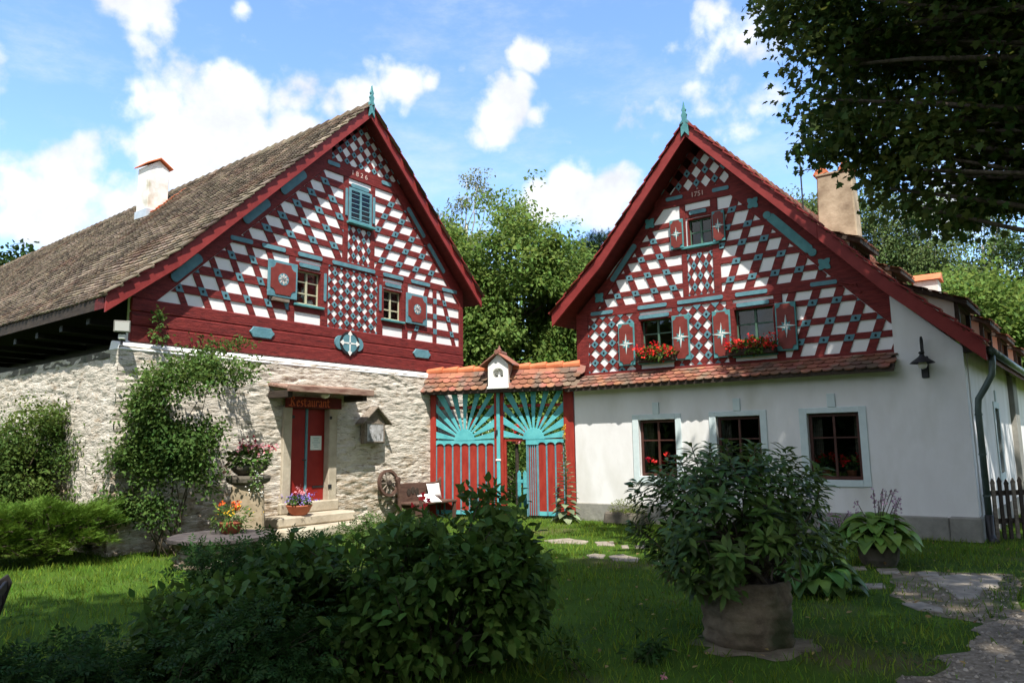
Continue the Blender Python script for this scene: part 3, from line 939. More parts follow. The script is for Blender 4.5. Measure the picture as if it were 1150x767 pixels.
for (cu, wd) in ((-4.66, .28), (-.285, .31)):
    MB().prism([(cu - wd, 3.785), (cu - wd * .8, 3.84), (cu - wd * .7, 3.885), (cu + wd * .7, 3.885), (cu + wd * .8, 3.84), (cu + wd, 3.785), (cu + wd * .8, 3.73), (cu + wd * .7, 3.685), (cu - wd * .7, 3.685), (cu - wd * .8, 3.73)], .075, .11).build('painted_tablet', M['blue'], LH, bevel=.01)
# painted cross roundel
cu, cz = -2.53, 3.80
ring = MB()
for sx in (-1, 1):
    MB().prism([(cu + sx * .22 + math.cos(t * math.pi / 8) * .17, cz + math.sin(t * math.pi / 8) * .15) for t in range(16)], .068, .10).build('painted_tablet', M['blue'], LH)
MB().prism([(cu + math.cos(t * math.pi / 12) * .27, cz + math.sin(t * math.pi / 12) * .25) for t in range(24)], .060, .0675).build('roundel', M['iron'], LH)
MB().prism([(cu + math.cos(t * math.pi / 12) * .21, cz + math.sin(t * math.pi / 12) * .20) for t in range(24)], .054, .0595).build('roundel', M['blue'], LH)
mb = MB()
for i in range(4):
    a = math.pi / 2 * i
    d, n = (math.sin(a), math.cos(a)), (math.cos(a), -math.sin(a))
    q = lambda f, s: (cu + d[0] * f + n[0] * s, cz + d[1] * f + n[1] * s)
    mb.prism([q(.02, .018), q(.16, .012), q(.19, .06), q(.27, 0), q(.19, -.06), q(.16, -.012), q(.02, -.018)], .048, .0535)
mb.build('painted_cross', M['whitepaint'], LH)
text('1826', 'date_numerals', 'datepaint', LH, (-2.27, YB - .008, 7.62), .155, spacing=1.7)
# windows
for u0, u1, z0, z1 in holesL[:2]:
    window(LH, u0, u1, z0, z1, YT + .06, 'creamframe', 2, 3, .045, .028, sill=(.14, .05, .06), sill_mat='teal')
for u0, u1, z0, z1 in holesL[:2]:
    mb = MB()
    mb.box(u0, u0 + .02, YB, YT + .16, z0, z1).box(u1 - .02, u1, YB, YT + .16, z0, z1).box(u0 + .02, u1 - .02, YB, YT + .16, z1 - .02, z1)
    mb.build('window_lining', M['red'], LH)
u0, u1, z0, z1 = holesL[2]
w = window(LH, u0, u1, z0, z1, YT - .05, 'blue', 2, 1, .06, .03, sill=(.08, .06, .05), sill_mat='teal')
mb = MB()
for i in range(6):
    z = z0 + .10 + i * .107
    mb.hexa([(u0 + .06, YT - .045, z), (u1 - .06, YT - .045, z), (u1 - .06, YT - .040, z + .012), (u0 + .06, YT - .040, z + .012)],
            [(u0 + .06, YT + .02, z + .035), (u1 - .06, YT + .02, z + .035), (u1 - .06, YT + .025, z + .047), (u0 + .06, YT + .025, z + .047)])
mb.build('louvre_slats', M['blue'], w)
for a, b in ((-2.66, -2.60), (-1.86, -1.80)):
    Lrect('window_trim', a, b, 6.60, 7.22, YB - .03, 'blue')
shutter(LH, -4.57, -3.89, 4.53, 5.25, .085, 'flower', 'blue', 'shutterred')
shutter(LH, -.81, -.11, 4.47, 5.19, .085, 'flower', 'blue', 'shutterred')
MB().box(-4.46, -4.08, .07, .14, 4.45, 4.51).build('rail', M['greywood'], LH)
# roof
sheared(MB().prism(band(profL, -.03, .2) , -.14, .2), SH, RI).build('roof_deck', M['redsoffit'], LH)
sheared(MB().prism(band(profL, -.03, .2) , .2005, DEP), SH, RI).build('roof_deck', M['darkwood'], LH)
sheared(MB().prism(band(profR, -.03, .2), -.14, DEP), SH, RI).build('roof_deck', M['redsoffit'], LH)
tile_roof('roof_tiles', LH, profL, -.2, DEP, SH, .175, .15, 'tile_old', rise=RI, wavy=.05, lift=.038)
tile_roof('roof_tiles', LH, profR, -.2, 8, SH, .35, .3, 'tile_old', rise=RI)
mb = MB()
for i in range(int(DEP / .36)):
    y = -.18 + i * .36
    mb.tube([(-2.25 + SH * y, y, 9.155 + RI * y + mnoise.noise((y, 0, 0)) * .015), (-2.25 + SH * (y + .38), y + .38, 9.135 + RI * y)], [.12, .10], n=10)
mb.build('ridge_tiles', M['tile_old'], LH)
for prof in ([profL[0], profL[1]], [profL[1], profL[2]], profR):
    MB().prism(band(prof, .035, .27), -.19, -.145).build('barge_board', M['redboard'], LH, bevel=.006)
for k, prof in enumerate((profL, profR)):
    Lp = plen(prof)
    mb = MB()
    nt_ = int(Lp / .3)
    for i in range(nt_):
        (a, n1), (b, n2) = interp(prof, Lp * i / nt_), interp(prof, Lp * (i + 1) / nt_ + .02)
        mb.hexa([(a[0] + n1[0] * .02, -.23, a[1] + n1[1] * .02), (b[0] + n2[0] * .05, -.23, b[1] + n2[1] * .05), (b[0] + n2[0] * .05, -.05, b[1] + n2[1] * .05), (a[0] + n1[0] * .02, -.05, a[1] + n1[1] * .02)],
                [(a[0] + n1[0] * .045, -.23, a[1] + n1[1] * .045), (b[0] + n2[0] * .075, -.23, b[1] + n2[1] * .075), (b[0] + n2[0] * .075, -.05, b[1] + n2[1] * .075), (a[0] + n1[0] * .045, -.05, a[1] + n1[1] * .045)])
    mb.build('verge_tiles', M['redboard' if k else 'tile_old'], LH)
finial(LH, -2.25, 9.20, -.20)
# chimney
ch = MB().box(-3.22, -2.64, 7.65, 8.25, 7.7, 9.42).build('chimney', M['chimw'], LH, bevel=.015)
cap = MB()
cap.prism([(-3.30, 9.44), (-2.93, 9.66), (-2.56, 9.44), (-2.56, 9.48), (-2.93, 9.71), (-3.30, 9.48)], 7.57, 8.33)
cap.build('chimney_cap', M['tile_bright'], ch, bevel=.01)
MB().prism([(-3.22, 9.421), (-2.64, 9.421), (-2.93, 9.63)], 7.66, 8.24).build('chimney_gable', M['chimw'], ch)
MB().box(-3.245, -2.615, 7.625, 8.275, 7.7, 8.18).build('flashing', M['zincpale'], ch)
tile_roof('chimney_saddle', ch, [(-2.5, 8.92), (-3.45, 7.97)], 7.35, 7.62, SH, .17, .15, 'tile_bright', rise=RI, lift=.05)
# stone ground floor
door = (-4.20, -2.93, 0.0, 2.40)
mb = stone_face(-7.33, 1.26, -.05, 3.27, .036, .019, MB(), [door])
mb.build('stone_wall', M['stone'], LH, smooth=True)
mb = MB()
mb.hexa([(-7.33, -.02, 3.2), (-.0, -.02, 3.2), (-.0, .35, 3.2), (-7.33, .35, 3.2)], [(-7.30, .05, 3.33), (-.0, .05, 3.33), (0, .35, 3.385), (-7.30, .35, 3.385)])
mb.hexa([(.001, -.02, 3.2), (1.26, -.02, 3.2), (1.26, .35, 3.2), (.001, .35, 3.2)], [(.001, .05, 3.33), (1.26, .05, 3.33), (1.26, .35, 3.385), (.001, .35, 3.385)])
mb.build('wall_ledge', M['white'], LH, bevel=.02)
fmap = lambda v: (-7.33 + v[1] + SH * (-v[0]), -v[0], v[2])
mb = stone_face(-14.0, 0.0, -.05, 3.22, .055, .022, MB(), f=fmap, seed=31)
mb.build('stone_wall', M['stone'], LH, smooth=True)
sheared(MB().box(-7.33, -6.1, .33, 14, 3.1, 3.22), SH).build('wall_top', M['greystone'], LH)
sheared(MB().box(-6.15, -6.05, .35, DEP, 3.15, 5.1), SH).build('timber_wall', M['blackwood_and_eave_shade'], LH)  # brown boards coloured near black in place of the deep eave shade
sheared(MB().box(1.15, 1.25, .34, DEP, 0, 5.45), SH).build('side_wall', M['white'], LH)
MB().box(-7.2, 1.2, DEP - .2, DEP, 0, 5.0).build('back_wall', M['white'], LH)
for i in range(8):
    y = .9 + i * 1.15
    MB().box(-7.45 + SH * y, -6.16 + SH * y, y, y + .12, 3.70, 3.80).build('rafter', M['blackwood_and_eave_shade'], LH)  # near-black colour carries the shade under the eave
# door, jambs, steps
for a, b in ((-4.22, -4.02), (-3.12, -2.91)):
    MB().box(a, b, -.055, .3, .56, 2.40).build('door_jamb', M['sandstone'], LH, bevel=.015)
MB().box(-4.26, -2.86, -.08, .35, .38, .585).build('threshold', M['sandstone'], LH, bevel=.02)
dr = MB().box(-4.02, -3.60, .1, .15, .585, 2.38).build('door', M['doorred'], LH, bevel=.006)
MB().box(-3.545, -3.12, .1, .15, .585, 2.38).build('door', M['doorred'], LH, bevel=.006)
MB().box(-3.598, -3.547, .08, .16, .585, 2.38).build('door_batten', M['blue'], LH, bevel=.004)
hd = MB().tube([(-3.62, .03, 1.38), (-3.70, .03, 1.385)], .012).tube([(-3.62, .03, 1.38), (-3.62, .1, 1.38)], .014).build('handle', M['iron'], dr)
MB().box(-3.40, -3.05, .086, .098, .83, .865).build('hinge', M['iron'], LH)
MB().box(-3.13, -3.05, -.07, -.056, .81, .885).build('hinge', M['iron'], LH)
MB().box(-4.03, -3.98, -.07, -.056, 2.18, 2.24).build('hinge', M['iron'], LH)
MB().box(-3.12, -3.07, -.07, -.056, 2.18, 2.24).build('hinge', M['iron'], LH)
nt_ = MB().box(-3.47, -3.20, .088, .098, 1.57, 1.85).build('paper_notice', M['paper'], LH)
mb = MB()
for i, (a, b) in enumerate(((-3.41, -3.27), (-3.39, -3.29), (-3.43, -3.24), (-3.40, -3.30), (-3.38, -3.28))):
    z = 1.80 - i * .042
    mb.box(a, b, .084, .087, z - .004, z + .004)
mb.build('printed_lines', M['teal'], nt_)
MB().box(-4.21, -2.86, -.11, -.06, 2.385, 2.60).build('sign_board', M['redsoffit'], LH, bevel=.006)
MB().box(-4.02, -3.12, .05, .2, 2.38, 2.6).build('lintel', M['darkwood'], LH)
sgn = [o for o in LH.children if o.name.startswith('sign_board')][0]
blackletter(sgn, -4.12, 2.415, .112, -.1105)
# awning
aw = MB()
aw.hexa([(-4.55, -.62, 2.68), (-2.50, -.62, 2.70), (-2.50, 0.02, 2.80), (-4.55, 0.02, 2.78)], [(-4.55, -.62, 2.73), (-2.50, -.62, 2.75), (-2.50, 0.02, 2.86), (-4.55, 0.02, 2.84)])
aw.build('door_canopy', M['awningwood'], LH, bevel=.01)
MB().box(-4.57, -2.48, -.66, -.6, 2.64, 2.765).build('canopy_board', M['awningwood'], LH, bevel=.01)
for u in (-4.48, -2.66):
    MB().box(u - .06, u + .06, -.58, .05, 2.54, 2.675).build('canopy_bracket', M['darkwood'], LH, bevel=.01)
MB().lathe([(.0, 0), (.06, .015), (.09, .05), (.1, .09), (.02, .1)], 14, (-3.45, -.3, 2.57)).build('canopy_light', M['bulb'], LH, smooth=True)
for (a, b, d, z0, z1) in ((-4.62, -2.80, -.52, .19, .375), (-4.75, -2.70, -.92, -.02, .185)):
    stp = MB()
    stp.box(a, b, d, -.03, z0, z1)
    stp.build('door_step', M['sandstone'], LH, bevel=.03)

# ================================================================== RIGHT HOUSE
RH = empty('white_timber_house', (7.32499583, 11.84251202, 0), math.atan2(-.59312312, .80511177),
           'half-timbered house with white rendered ground floor, three dark windows and flower boxes above', 'house', 'half-timbered gabled houses')
SR = .051
YR = .115
YRB = .088
RD = 15.0
pR = [(-4.37, 8.0), (-2.0, 5.43), (-1.0, 4.33), (.34, 3.07)]
pL = [(-4.37, 8.0), (-6.42, 5.62), (-7.69, 4.46)]
holesW = [(-5.87, -5.05, .95, 2.09), (-4.205, -3.35, .94, 2.10), (-2.505, -1.64, .93, 2.10)]
mb = panel([(-7.41, .36), (0, .36), (0, 2.95), (-7.41, 2.95)], holesW, 0, .42, MB())
mb.prism([(-1.0, 2.951), (0, 2.951), (0, 3.10), (-.98, 4.06), (-1.0, 4.06)], 0, .42)
mb.build('front_wall', M['render'], RH)
mb = MB().box(-7.44, -.42, -.035, .41, -.05, .37)
mb.build('plinth', M['plinth'], RH, bevel=.02)
MB().box(-.415, .03, -.05, .5, -.05, .385).build('corner_stone', M['plinth'], RH, bevel=.03)
gab = [(-7.3, 2.96), (-.99, 2.96), (-.99, 3.9), (-4.42, 7.75), (-6.4, 5.4), (-7.3, 4.5)]
holesU = [(-5.80, -5.06, 3.29, 4.20), (-3.78, -2.99, 3.27, 4.19), (-4.63, -4.105, 5.60, 6.17)]
panel(gab, holesU, YR, YR + .2, MB()).build('infill_panel', M['white'], RH)
def Rrect(name, u0, u1, z0, z1, y=YRB, mat='red'):
    return MB().box(u0, u1, y, YR + .01, z0, z1).build(name, M[mat], RH, bevel=.008)
Rrect('sill_beam', -7.36, -1.0, 3.0, 3.155, YRB - .006)
Rrect('rail_beam', -7.10, -1.35, 4.365, 4.565, YRB - .004)
Rrect('collar_beam', -5.35, -3.40, 6.50, 6.78, YRB - .004)
Rrect('post', -7.36, -7.06, 3.155, 4.5, YRB - .01)
for u0, u1 in ((-4.79, -4.67), (-4.13, -3.98)):
    Rrect('post', u0, u1, 4.565, 5.55)
    Rrect('post', u0, u1, 5.55, 6.50, YRB + .003)
for u0, u1 in ((-5.93, -5.80), (-5.06, -4.93), (-3.91, -3.78), (-2.99, -2.83)):
    Rrect('post', u0, u1, 3.155, 4.365)
for u0, u1 in ((-5.80, -5.06), (-3.78, -2.99)):
    Rrect('rail', u0, u1, 4.20, 4.30, YRB + .004)
Rrect('rail', -4.67, -4.13, 6.19, 6.36, YRB + .004)
Rrect('rail', -4.67, -4.13, 5.43, 5.53, YRB + .004)
MB().prism([(-5.15, 6.50), (-6.86, 4.5), (-7.36, 4.5), (-7.32, 4.52), (-6.40, 5.32), (-4.75, 7.25), (-4.95, 7.0)][0:2] + [(-7.30, 4.5), (-6.42, 5.31), (-5.10, 6.84), (-5.35, 6.50)], YRB - .012, YR + .01).build('brace', M['red'], RH, bevel=.008)
MB().prism([(-3.70, 6.50), (-2.25, 4.90), (-1.03, 3.60), (-1.0, 3.60), (-1.0, 4.08), (-2.0, 5.17), (-3.72, 7.03), (-3.40, 6.7)][0:7], YRB - .012, YR + .01).build('brace', M['red'], RH, bevel=.008)
# lattices
ra = [4.785, 5.14, 5.495, 5.845, 6.19]
lattice([(-4.79, 4.56), (-4.79, 6.50), (-5.15, 6.50), (-6.82, 4.56)], ([(0, z) for z in ra], (1, 0), .115),
        ([(u, 4.785) for u in (-6.735, -6.30, -5.865, -5.43, -5.00)], (-.385, 1), .14), YRB + .004, YR + .01, RH)
lattice([(-3.98, 4.56), (-1.95, 4.56), (-3.69, 6.50), (-3.98, 6.50)], ([(0, z) for z in ra], (1, 0), .115),
        ([(u, 4.785) for u in (-4.22, -3.79, -3.36, -2.925, -2.48, -2.04)], (.38, 1), .15), YRB + .004, YR + .01, RH)
lattice([(-2.83, 3.155), (-1.0, 3.155), (-1.0, 3.56), (-1.76, 4.365), (-2.83, 4.365)], ([(0, z) for z in (3.42, 3.76, 4.125)], (1, 0), .115),
        ([(u, 3.42) for u in (-2.99, -2.56, -2.14, -1.71, -1.28, -.86)], (.385, 1), .15), YRB + .004, YR + .01, RH)
lattice([(-7.06, 3.155), (-5.93, 3.155), (-5.93, 4.365), (-7.06, 4.365)], ([(-6.90 + .2175 * i, 4.18 - .203 * i) for i in range(-8, 14)], (.2175, .203), .13),
        ([(-6.90 + .2175 * i, 4.18 + .203 * i) for i in range(-10, 10)], (.2175, -.203), .13), YRB + .004, YR + .01, RH)
lattice([(-4.93, 3.155), (-3.91, 3.155), (-3.91, 4.365), (-4.93, 4.365)], ([(-4.32 + .19 * i, 4.15 - .204 * i) for i in range(-8, 14)], (.19, .204), .125),
        ([(-4.32 + .19 * i, 4.15 + .204 * i) for i in range(-12, 10)], (.19, -.204), .125), YRB + .004, YR + .01, RH)
lattice([(-4.67, 4.565), (-4.13, 4.565), (-4.13, 5.43), (-4.67, 5.43)], ([(-4.53 + .13 * i, 5.18 - .222 * i) for i in range(-6, 10)], (.13, .222), .10),
        ([(-4.53 + .13 * i, 5.18 + .222 * i) for i in range(-8, 8)], (.13, -.222), .10), YRB + .004, YR + .01, RH)
lattice([(-5.33, 6.78), (-3.46, 6.78), (-4.41, 7.82)], ([(-4.39 + .195 * i, 7.38 - .235 * i) for i in range(-8, 9)], (.195, .235), .12),
        ([(-4.39 + .195 * i, 7.38 + .235 * i) for i in range(-8, 9)], (.195, -.235), .12), YRB + .004, YR + .01, RH)
bars([((-6.95, 4.46), (-6.44, 4.46)), ((-5.80, 4.46), (-5.18, 4.46)), ((-4.90, 4.46), (-3.98, 4.46)), ((-3.69, 4.46), (-3.11, 4.46)), ((-2.28, 4.46), (-1.86, 4.46)),
      ((-5.78, 4.25), (-5.14, 4.25)), ((-3.68, 4.25), (-3.09, 4.25)), ((-5.05, 6.68), (-4.72, 6.68)), ((-4.04, 6.66), (-3.74, 6.66)), ((-4.55, 6.29), (-4.23, 6.29))], YRB - .02, YRB, RH, .08)
bars([((-6.40, 5.15), (-5.84, 5.82))], YRB - .032, YRB - .012, RH, .12)
bars([((-2.94, 5.88), (-2.28, 5.13))], YRB - .03, YRB - .012, RH, .17, 'teal')
for c in ((-3.0, 5.93), (-2.22, 5.06)):
    MB().prism([(c[0] + math.cos(t * math.pi / 7) * .075, c[1] + math.sin(t * math.pi / 7) * .075) for t in range(14)], YRB - .036, YRB - .012).build('painted_roundel', M['teal'], RH)
for c in ((-5.46, 6.24), (-3.26, 6.23), (-2.03, 4.81), (-6.74, 4.80)):
    p = []
    for i in range(16):
        a = 2 * math.pi * i / 16
        r = .11 + .03 * math.cos(4 * a + math.pi)
        p.append((c[0] + math.cos(a) * r, c[1] + math.sin(a) * r))
    MB().prism(p, YRB - .03, YRB - .012).build('painted_quatrefoil', M['teal'], RH)
text('1751', 'date_numerals', 'datepaint', RH, (-4.38, YRB - .008, 6.665), .145, spacing=1.0)
MB().bar((-1.75, YRB - .02, 4.42), (-1.52, YRB - .02, 4.36), .035, .03).bar((-1.56, YRB - .02, 4.38), (-1.46, YRB - .02, 4.20), .03, .03).build('iron_tie', M['red'], RH)
# upper windows, shutters
for u0, u1, z0, z1 in holesU[:2]:
    window(RH, u0, u1, z0, z1, YR + .10, 'greenframe', 2, 2, .045, .028, sill=(.20, .045, .03), sill_mat='teal', rowpos=[.66])
u0, u1, z0, z1 = holesU[2]
window(RH, u0, u1, z0, z1, YR + .06, 'greenframe', 2, 2, .04, .028, sill=(.13, .055, .14), sill_mat='teal', rowpos=[.5])
for u0, u1, z0, z1 in holesU:
    mb = MB()
    mb.box(u0, u0 + .02, YRB, YR + .2, z0, z1).box(u1 - .02, u1, YRB, YR + .2, z0, z1).box(u0 + .02, u1 - .02, YRB, YR + .2, z1 - .02, z1)
    mb.build('window_lining', M['red'], RH)
for u0, u1, z0, z1, an, hg in ((-6.29, -5.91, 3.25, 4.16, 0, 0), (-5.05, -4.68, 3.27, 4.19, 0, 0), (-4.19, -3.83, 3.25, 4.18, 0, 0), (-2.96, -2.58, 3.28, 4.19, 0, 0), (-5.0, -4.71, 5.58, 6.20, 0, 0), (-4.085, -3.83, 5.58, 6.21, 0, 0)):
    shutter(RH, u0, u1, z0, z1, .035, 'star', 'teal', 'shutterred')
# lower windows with pale surrounds
for i, (u0, u1, z0, z1) in enumerate(holesW):
    a, b = u0 - .135, u1 + .125
    mb = MB()
    mb.box(a, u0, -.022, .05, .82, 2.20).box(u1, b, -.022, .05, .82, 2.20).box(u0, u1, -.022, .05, z1, 2.20).box(u0, u1, -.030, .05, .815, z0)
    c = (u0 + u1) / 2
    mb.box(c - .07, c + .07, -.03, .05, 2.201, 2.44)
    mb.build('window_surround', M['surround'], RH, bevel=.006)
    window(RH, u0 + .005, u1 - .005, z0 + .005, z1 - .005, .085, 'brownframe', 2, 2, .055, .028, rowpos=[.63])
# dark rooms behind
MB().box(-7.0, -.6, 2.6, 2.7, .2, 2.9).build('room_wall', M['darkwood'], RH)
MB().box(-7.0, -.6, .43, 2.6, .35, .4).build('room_floor', M['darkwood'], RH)
MB().box(-7.2, -.3, .43, 2.6, 2.70, 2.75).build('room_ceiling', M['darkwood'], RH)
for i, (u0, u1, z0, z1) in enumerate(holesW):
    mb = MB()
    for (a, b) in ((u0 + .02, u0 + .16), (u1 - .16, u1 - .02)):
        n = 8
        for k in range(n):
            x = a + (b - a) * k / n
            mb.box(x, x + (b - a) / n * .95, .36 + .02 * (k % 2), .37 + .02 * (k % 2), z0 + .3, z1 - .02)
    mb.build('curtain', M['greywood'], RH)
# pentice roof
pp = [(-.07, 3.10), (.30, 2.815)]
Mp = Matrix(((0, 1, 0, 0), (-1, 0, 0, 0), (0, 0, 1, 0), (0, 0, 0, 1)))
MB().prism(band(pp, -.01, .07), -7.46, -.98).build('pentice_deck', M['darkwood'], RH, M4=Mp)
tile_roof('pentice_tiles', RH, pp, -7.47, -.97, 0, .18, .125, 'tile_red', M4=Mp, lift=.03)
# roofs
sheared(MB().prism(band(pR, -.03, .22), -.36, RD), SR).build('roof_deck', M['redsoffit'], RH)
sheared(MB().prism(band(pL, -.03, .22), -.36, RD), SR).build('roof_deck', M['redsoffit'], RH)
tile_roof('roof_tiles', RH, pR, -.4, RD, SR, .19, .17, 'tile_red', wavy=.03)
tile_roof('roof_tiles', RH, pL, -.4, 8, SR, .35, .3, 'tile_red')
mb = MB()
for i in range(int(RD / .36)):
    y = -.40 + i * .36
    mb.tube([(-4.37 + SR * y, y, 7.99), (-4.37 + SR * (y + .38), y + .38, 7.97)], [.12, .10], n=10)
mb.build('ridge_tiles', M['tile_red'], RH)
for prof in (pR[:2], pR[1:], pL[:2], pL[1:]):
    MB().prism(band(prof, .03, .27), -.42, -.365).build('barge_board', M['redboard'], RH, bevel=.006)
for prof in (pR, pL):
    Lp = plen(prof)
    mb = MB()
    k = int(Lp / .27)
    for i in range(k):
        (a, n1), (b, n2) = interp(prof, Lp * i / k), interp(prof, Lp * (i + 1) / k + .02)
        mb.hexa([(a[0] + n1[0] * .015, -.46, a[1] + n1[1] * .015), (b[0] + n2[0] * .045, -.46, b[1] + n2[1] * .045), (b[0] + n2[0] * .045, -.25, b[1] + n2[1] * .045), (a[0] + n1[0] * .015, -.25, a[1] + n1[1] * .015)],
                [(a[0] + n1[0] * .04, -.46, a[1] + n1[1] * .04), (b[0] + n2[0] * .075, -.46, b[1] + n2[1] * .075), (b[0] + n2[0] * .075, -.25, b[1] + n2[1] * .075), (a[0] + n1[0] * .04, -.25, a[1] + n1[1] * .04)])
    mb.build('verge_tiles', M['redboard'], RH)
finial(RH, -4.37, 8.02, -.43)
# side wall (faces right) with a narrow window and pilaster
Ms = Matrix(((0, -1, 0, 0), (1, 0, 0, 0), (0, 0, 1, 0), (0, 0, 0, 1)))
Ms = Matrix(((1, SR, 0, 0), (0, 1, 0, 0), (0, 0, 1, 0), (0, 0, 0, 1))) @ Ms
panel([(.42, .36), (RD, .36), (RD, 3.2), (.42, 3.2)], [(3.12, 3.72, .95, 2.2)], 0, .4, MB()).build('side_wall', M['render'], RH, M4=Ms)
MB().box(.5, RD, -.03, .38, -.05, .365).build('plinth', M['plinth'], RH, M4=Ms)
MB().box(5.9, 6.7, -.10, 0, .36, 3.0).build('pilaster', M['plinth'], RH, M4=Ms)
mb = MB()
mb.box(3.0, 3.12, -.02, .05, .82, 2.32).box(3.72, 3.84, -.02, .05, .82, 2.32).box(3.12, 3.72, -.02, .05, 2.2, 2.32).box(3.12, 3.72, -.02, .05, .82, .95).box(3.36, 3.48, -.025, .05, 2.32, 2.55)
mb.build('window_surround', M['surround'], RH, M4=Ms)
window(RH, 3.125, 3.715, .955, 2.195, .08, 'brownframe', 1, 2, .05, .03, M4=Ms)
MB().box(-.001, .2, -.3, .0, 3.0, 3.2).build('eave_board', M['darkwood'], RH, M4=Ms)
sheared(MB().box(-7.41, -7.2, .42, RD, 0, 4.3), SR).build('side_wall', M['render'], RH)
MB().box(-7.0, .2, RD - .2, RD, 0, 3.2).build('back_wall', M['render'], RH)
# gutter and downpipe
g = MB()
for y in (-.35,):
    pts = [(.40 + SR * t, t, 2.98) for t in (-.3, 3, 7, 11, 14.5)]
    g.tube(pts, .065, n=9)
gu = g.build('gutter', M['zinc'], RH, smooth=True)
MB().tube([(.38, .02, 2.97), (.38, .03, 2.80), (.36, .04, 2.62), (.25, .06, 2.42), (.14, .08, 2.24), (.12, .09, 2.05), (.12, .09, .35)], .049, n=12).build('downpipe', M['zinc'], RH, smooth=True)
MB().tube([(.12, .09, .42), (.12, .09, .12), (.15, .0, .04), (.19, -.10, .02)], .06, n=12).build('downpipe', M['iron'], RH, smooth=True)
for z in (.7, 1.35, 1.98):
    MB().tube([(.12, .09, z), (.12, .09, z + .03)], .057, n=12).build('pipe_bracket', M['zinc'], RH)
# dormers
def main_z(u):
    for (x0, z0), (x1, z1) in zip(pR[:-1], pR[1:]):
        if x0 <= u <= x1: return z0 + (z1 - z0) * (u - x0) / (x1 - x0)
    return pR[-1][1]
def dormer(s0, w, ue, ze, cheek, slope=.42):
    u = ue
    while ze + slope * (ue - u) > main_z(u) and u > -4: u -= .02
    top = (u, ze + slope * (ue - u))
    uf = ue - .17
    zf = ze + slope * .17 - .1
    mid = [(u + .02, main_z(u + .02) - .05)] + [(p[0], p[1] - .05) for p in pR[1:-1] if u < p[0] < uf] + [(uf, main_z(uf) - .05)]
    ck = mid + [(uf, zf)]
    c = MB()
    c.prism(ck, s0, s0 + .09)
    c.prism(ck, s0 + w - .09, s0 + w)
    d = sheared(c, SR).build('dormer', M[cheek], RH)
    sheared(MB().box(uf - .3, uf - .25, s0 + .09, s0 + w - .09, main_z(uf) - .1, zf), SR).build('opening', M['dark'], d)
    f = MB()
    f.box(uf - .05, uf + .02, s0 - .01, s0 + .1, main_z(uf) - .05, zf + .03).box(uf - .05, uf + .02, s0 + w - .1, s0 + w + .01, main_z(uf) - .05, zf + .03)
    f.box(uf - .05, uf + .02, s0 + .1, s0 + w - .1, zf - .06, zf + .03)
    sheared(f, SR).build('dormer_frame', M['darkwood'], d)
    pr = [top, (ue, ze)]
    sheared(MB().prism(band(pr, -.01, .09), s0 - .13, s0 + w + .13), SR).build('dormer_roof', M['darkwood'], d)
    tile_roof('dormer_tiles', d, pr, s0 - .15, s0 + w + .15, SR, .19, .17, 'tile_red')
for s0, chk in ((1.3, 'chimw'), (4.35, 'pinkcheek'), (7.35, 'pinkcheek'), (10.8, 'pinkcheek')):
    dormer(s0, 1.35, -.02, 4.05, chk)
for s0, chk in ((1.3, 'chimw'), (4.75, 'pinkcheek')):
    dormer(s0, 1.2, -1.66, 5.47, chk)
mb = MB()
mb.hexa([(-2.68, 2.42, 4.9), (-1.85, 2.42, 4.9), (-1.85, 2.98, 4.9), (-2.68, 2.98, 4.9)], [(-2.60, 2.46, 7.3), (-1.90, 2.46, 7.3), (-1.90, 2.94, 7.3), (-2.60, 2.94, 7.3)])
ch = mb.build('chimney', M['chim'], RH, bevel=.025)
MB().box(-2.62, -1.88, 2.44, 2.96, 7.302, 7.35).build('chimney_cap', M['chim'], ch, bevel=.01)
mb = MB()
for u in (-2.5, -2.0):
    mb.hexa([(u - .17, 2.45, 7.352), (u + .17, 2.45, 7.352), (u + .17, 2.95, 7.352), (u - .17, 2.95, 7.352)], [(u - .03, 2.45, 7.58), (u + .03, 2.45, 7.58), (u + .03, 2.95, 7.58), (u - .03, 2.95, 7.58)])
mb.build('chimney_tiles', M['tile_bright'], ch)
ch = MB().box(-1.75, -1.15, 9.0, 9.6, 4.2, 5.98).build('chimney', M['chimw'], RH, bevel=.015)
MB().hexa([(-1.82, 8.93, 5.985), (-1.08, 8.93, 5.985), (-1.08, 9.67, 5.985), (-1.82, 9.67, 5.985)], [(-1.82, 9.25, 6.2), (-1.08, 9.25, 6.2), (-1.08, 9.35, 6.2), (-1.82, 9.35, 6.2)]).build('chimney_cap', M['tile_bright'], ch)
# aerial on the roof
p = RH.matrix_basis @ Vector((-3.35, 4.2, 6.6))
ae = empty('roof_aerial', p, 0, 'thin grey aerial mast standing on the roof left of the buff chimney', 'aerial')
MB().tube([(0, 0, 0), (0, 0, 1.75)], .018).build('mast', M['iron'], ae)
mb = MB()
mb.tube([(-.1, 0, 1.55), (.75, .1, 1.68)], .012)
for i in range(6):
    x = .0 + i * .13
    mb.tube([(x, -.2, 1.57 + .02 * i), (x, .25, 1.57 + .02 * i)], .007)
mb.build('antenna', M['iron'], ae)

def on(H, u, y, z):
    """local house coordinates to world"""
    H_m = Matrix.Translation(H.location) @ Matrix.Rotation(H.rotation_euler.z, 4, 'Z')
    return H_m @ Vector((u, y, z))

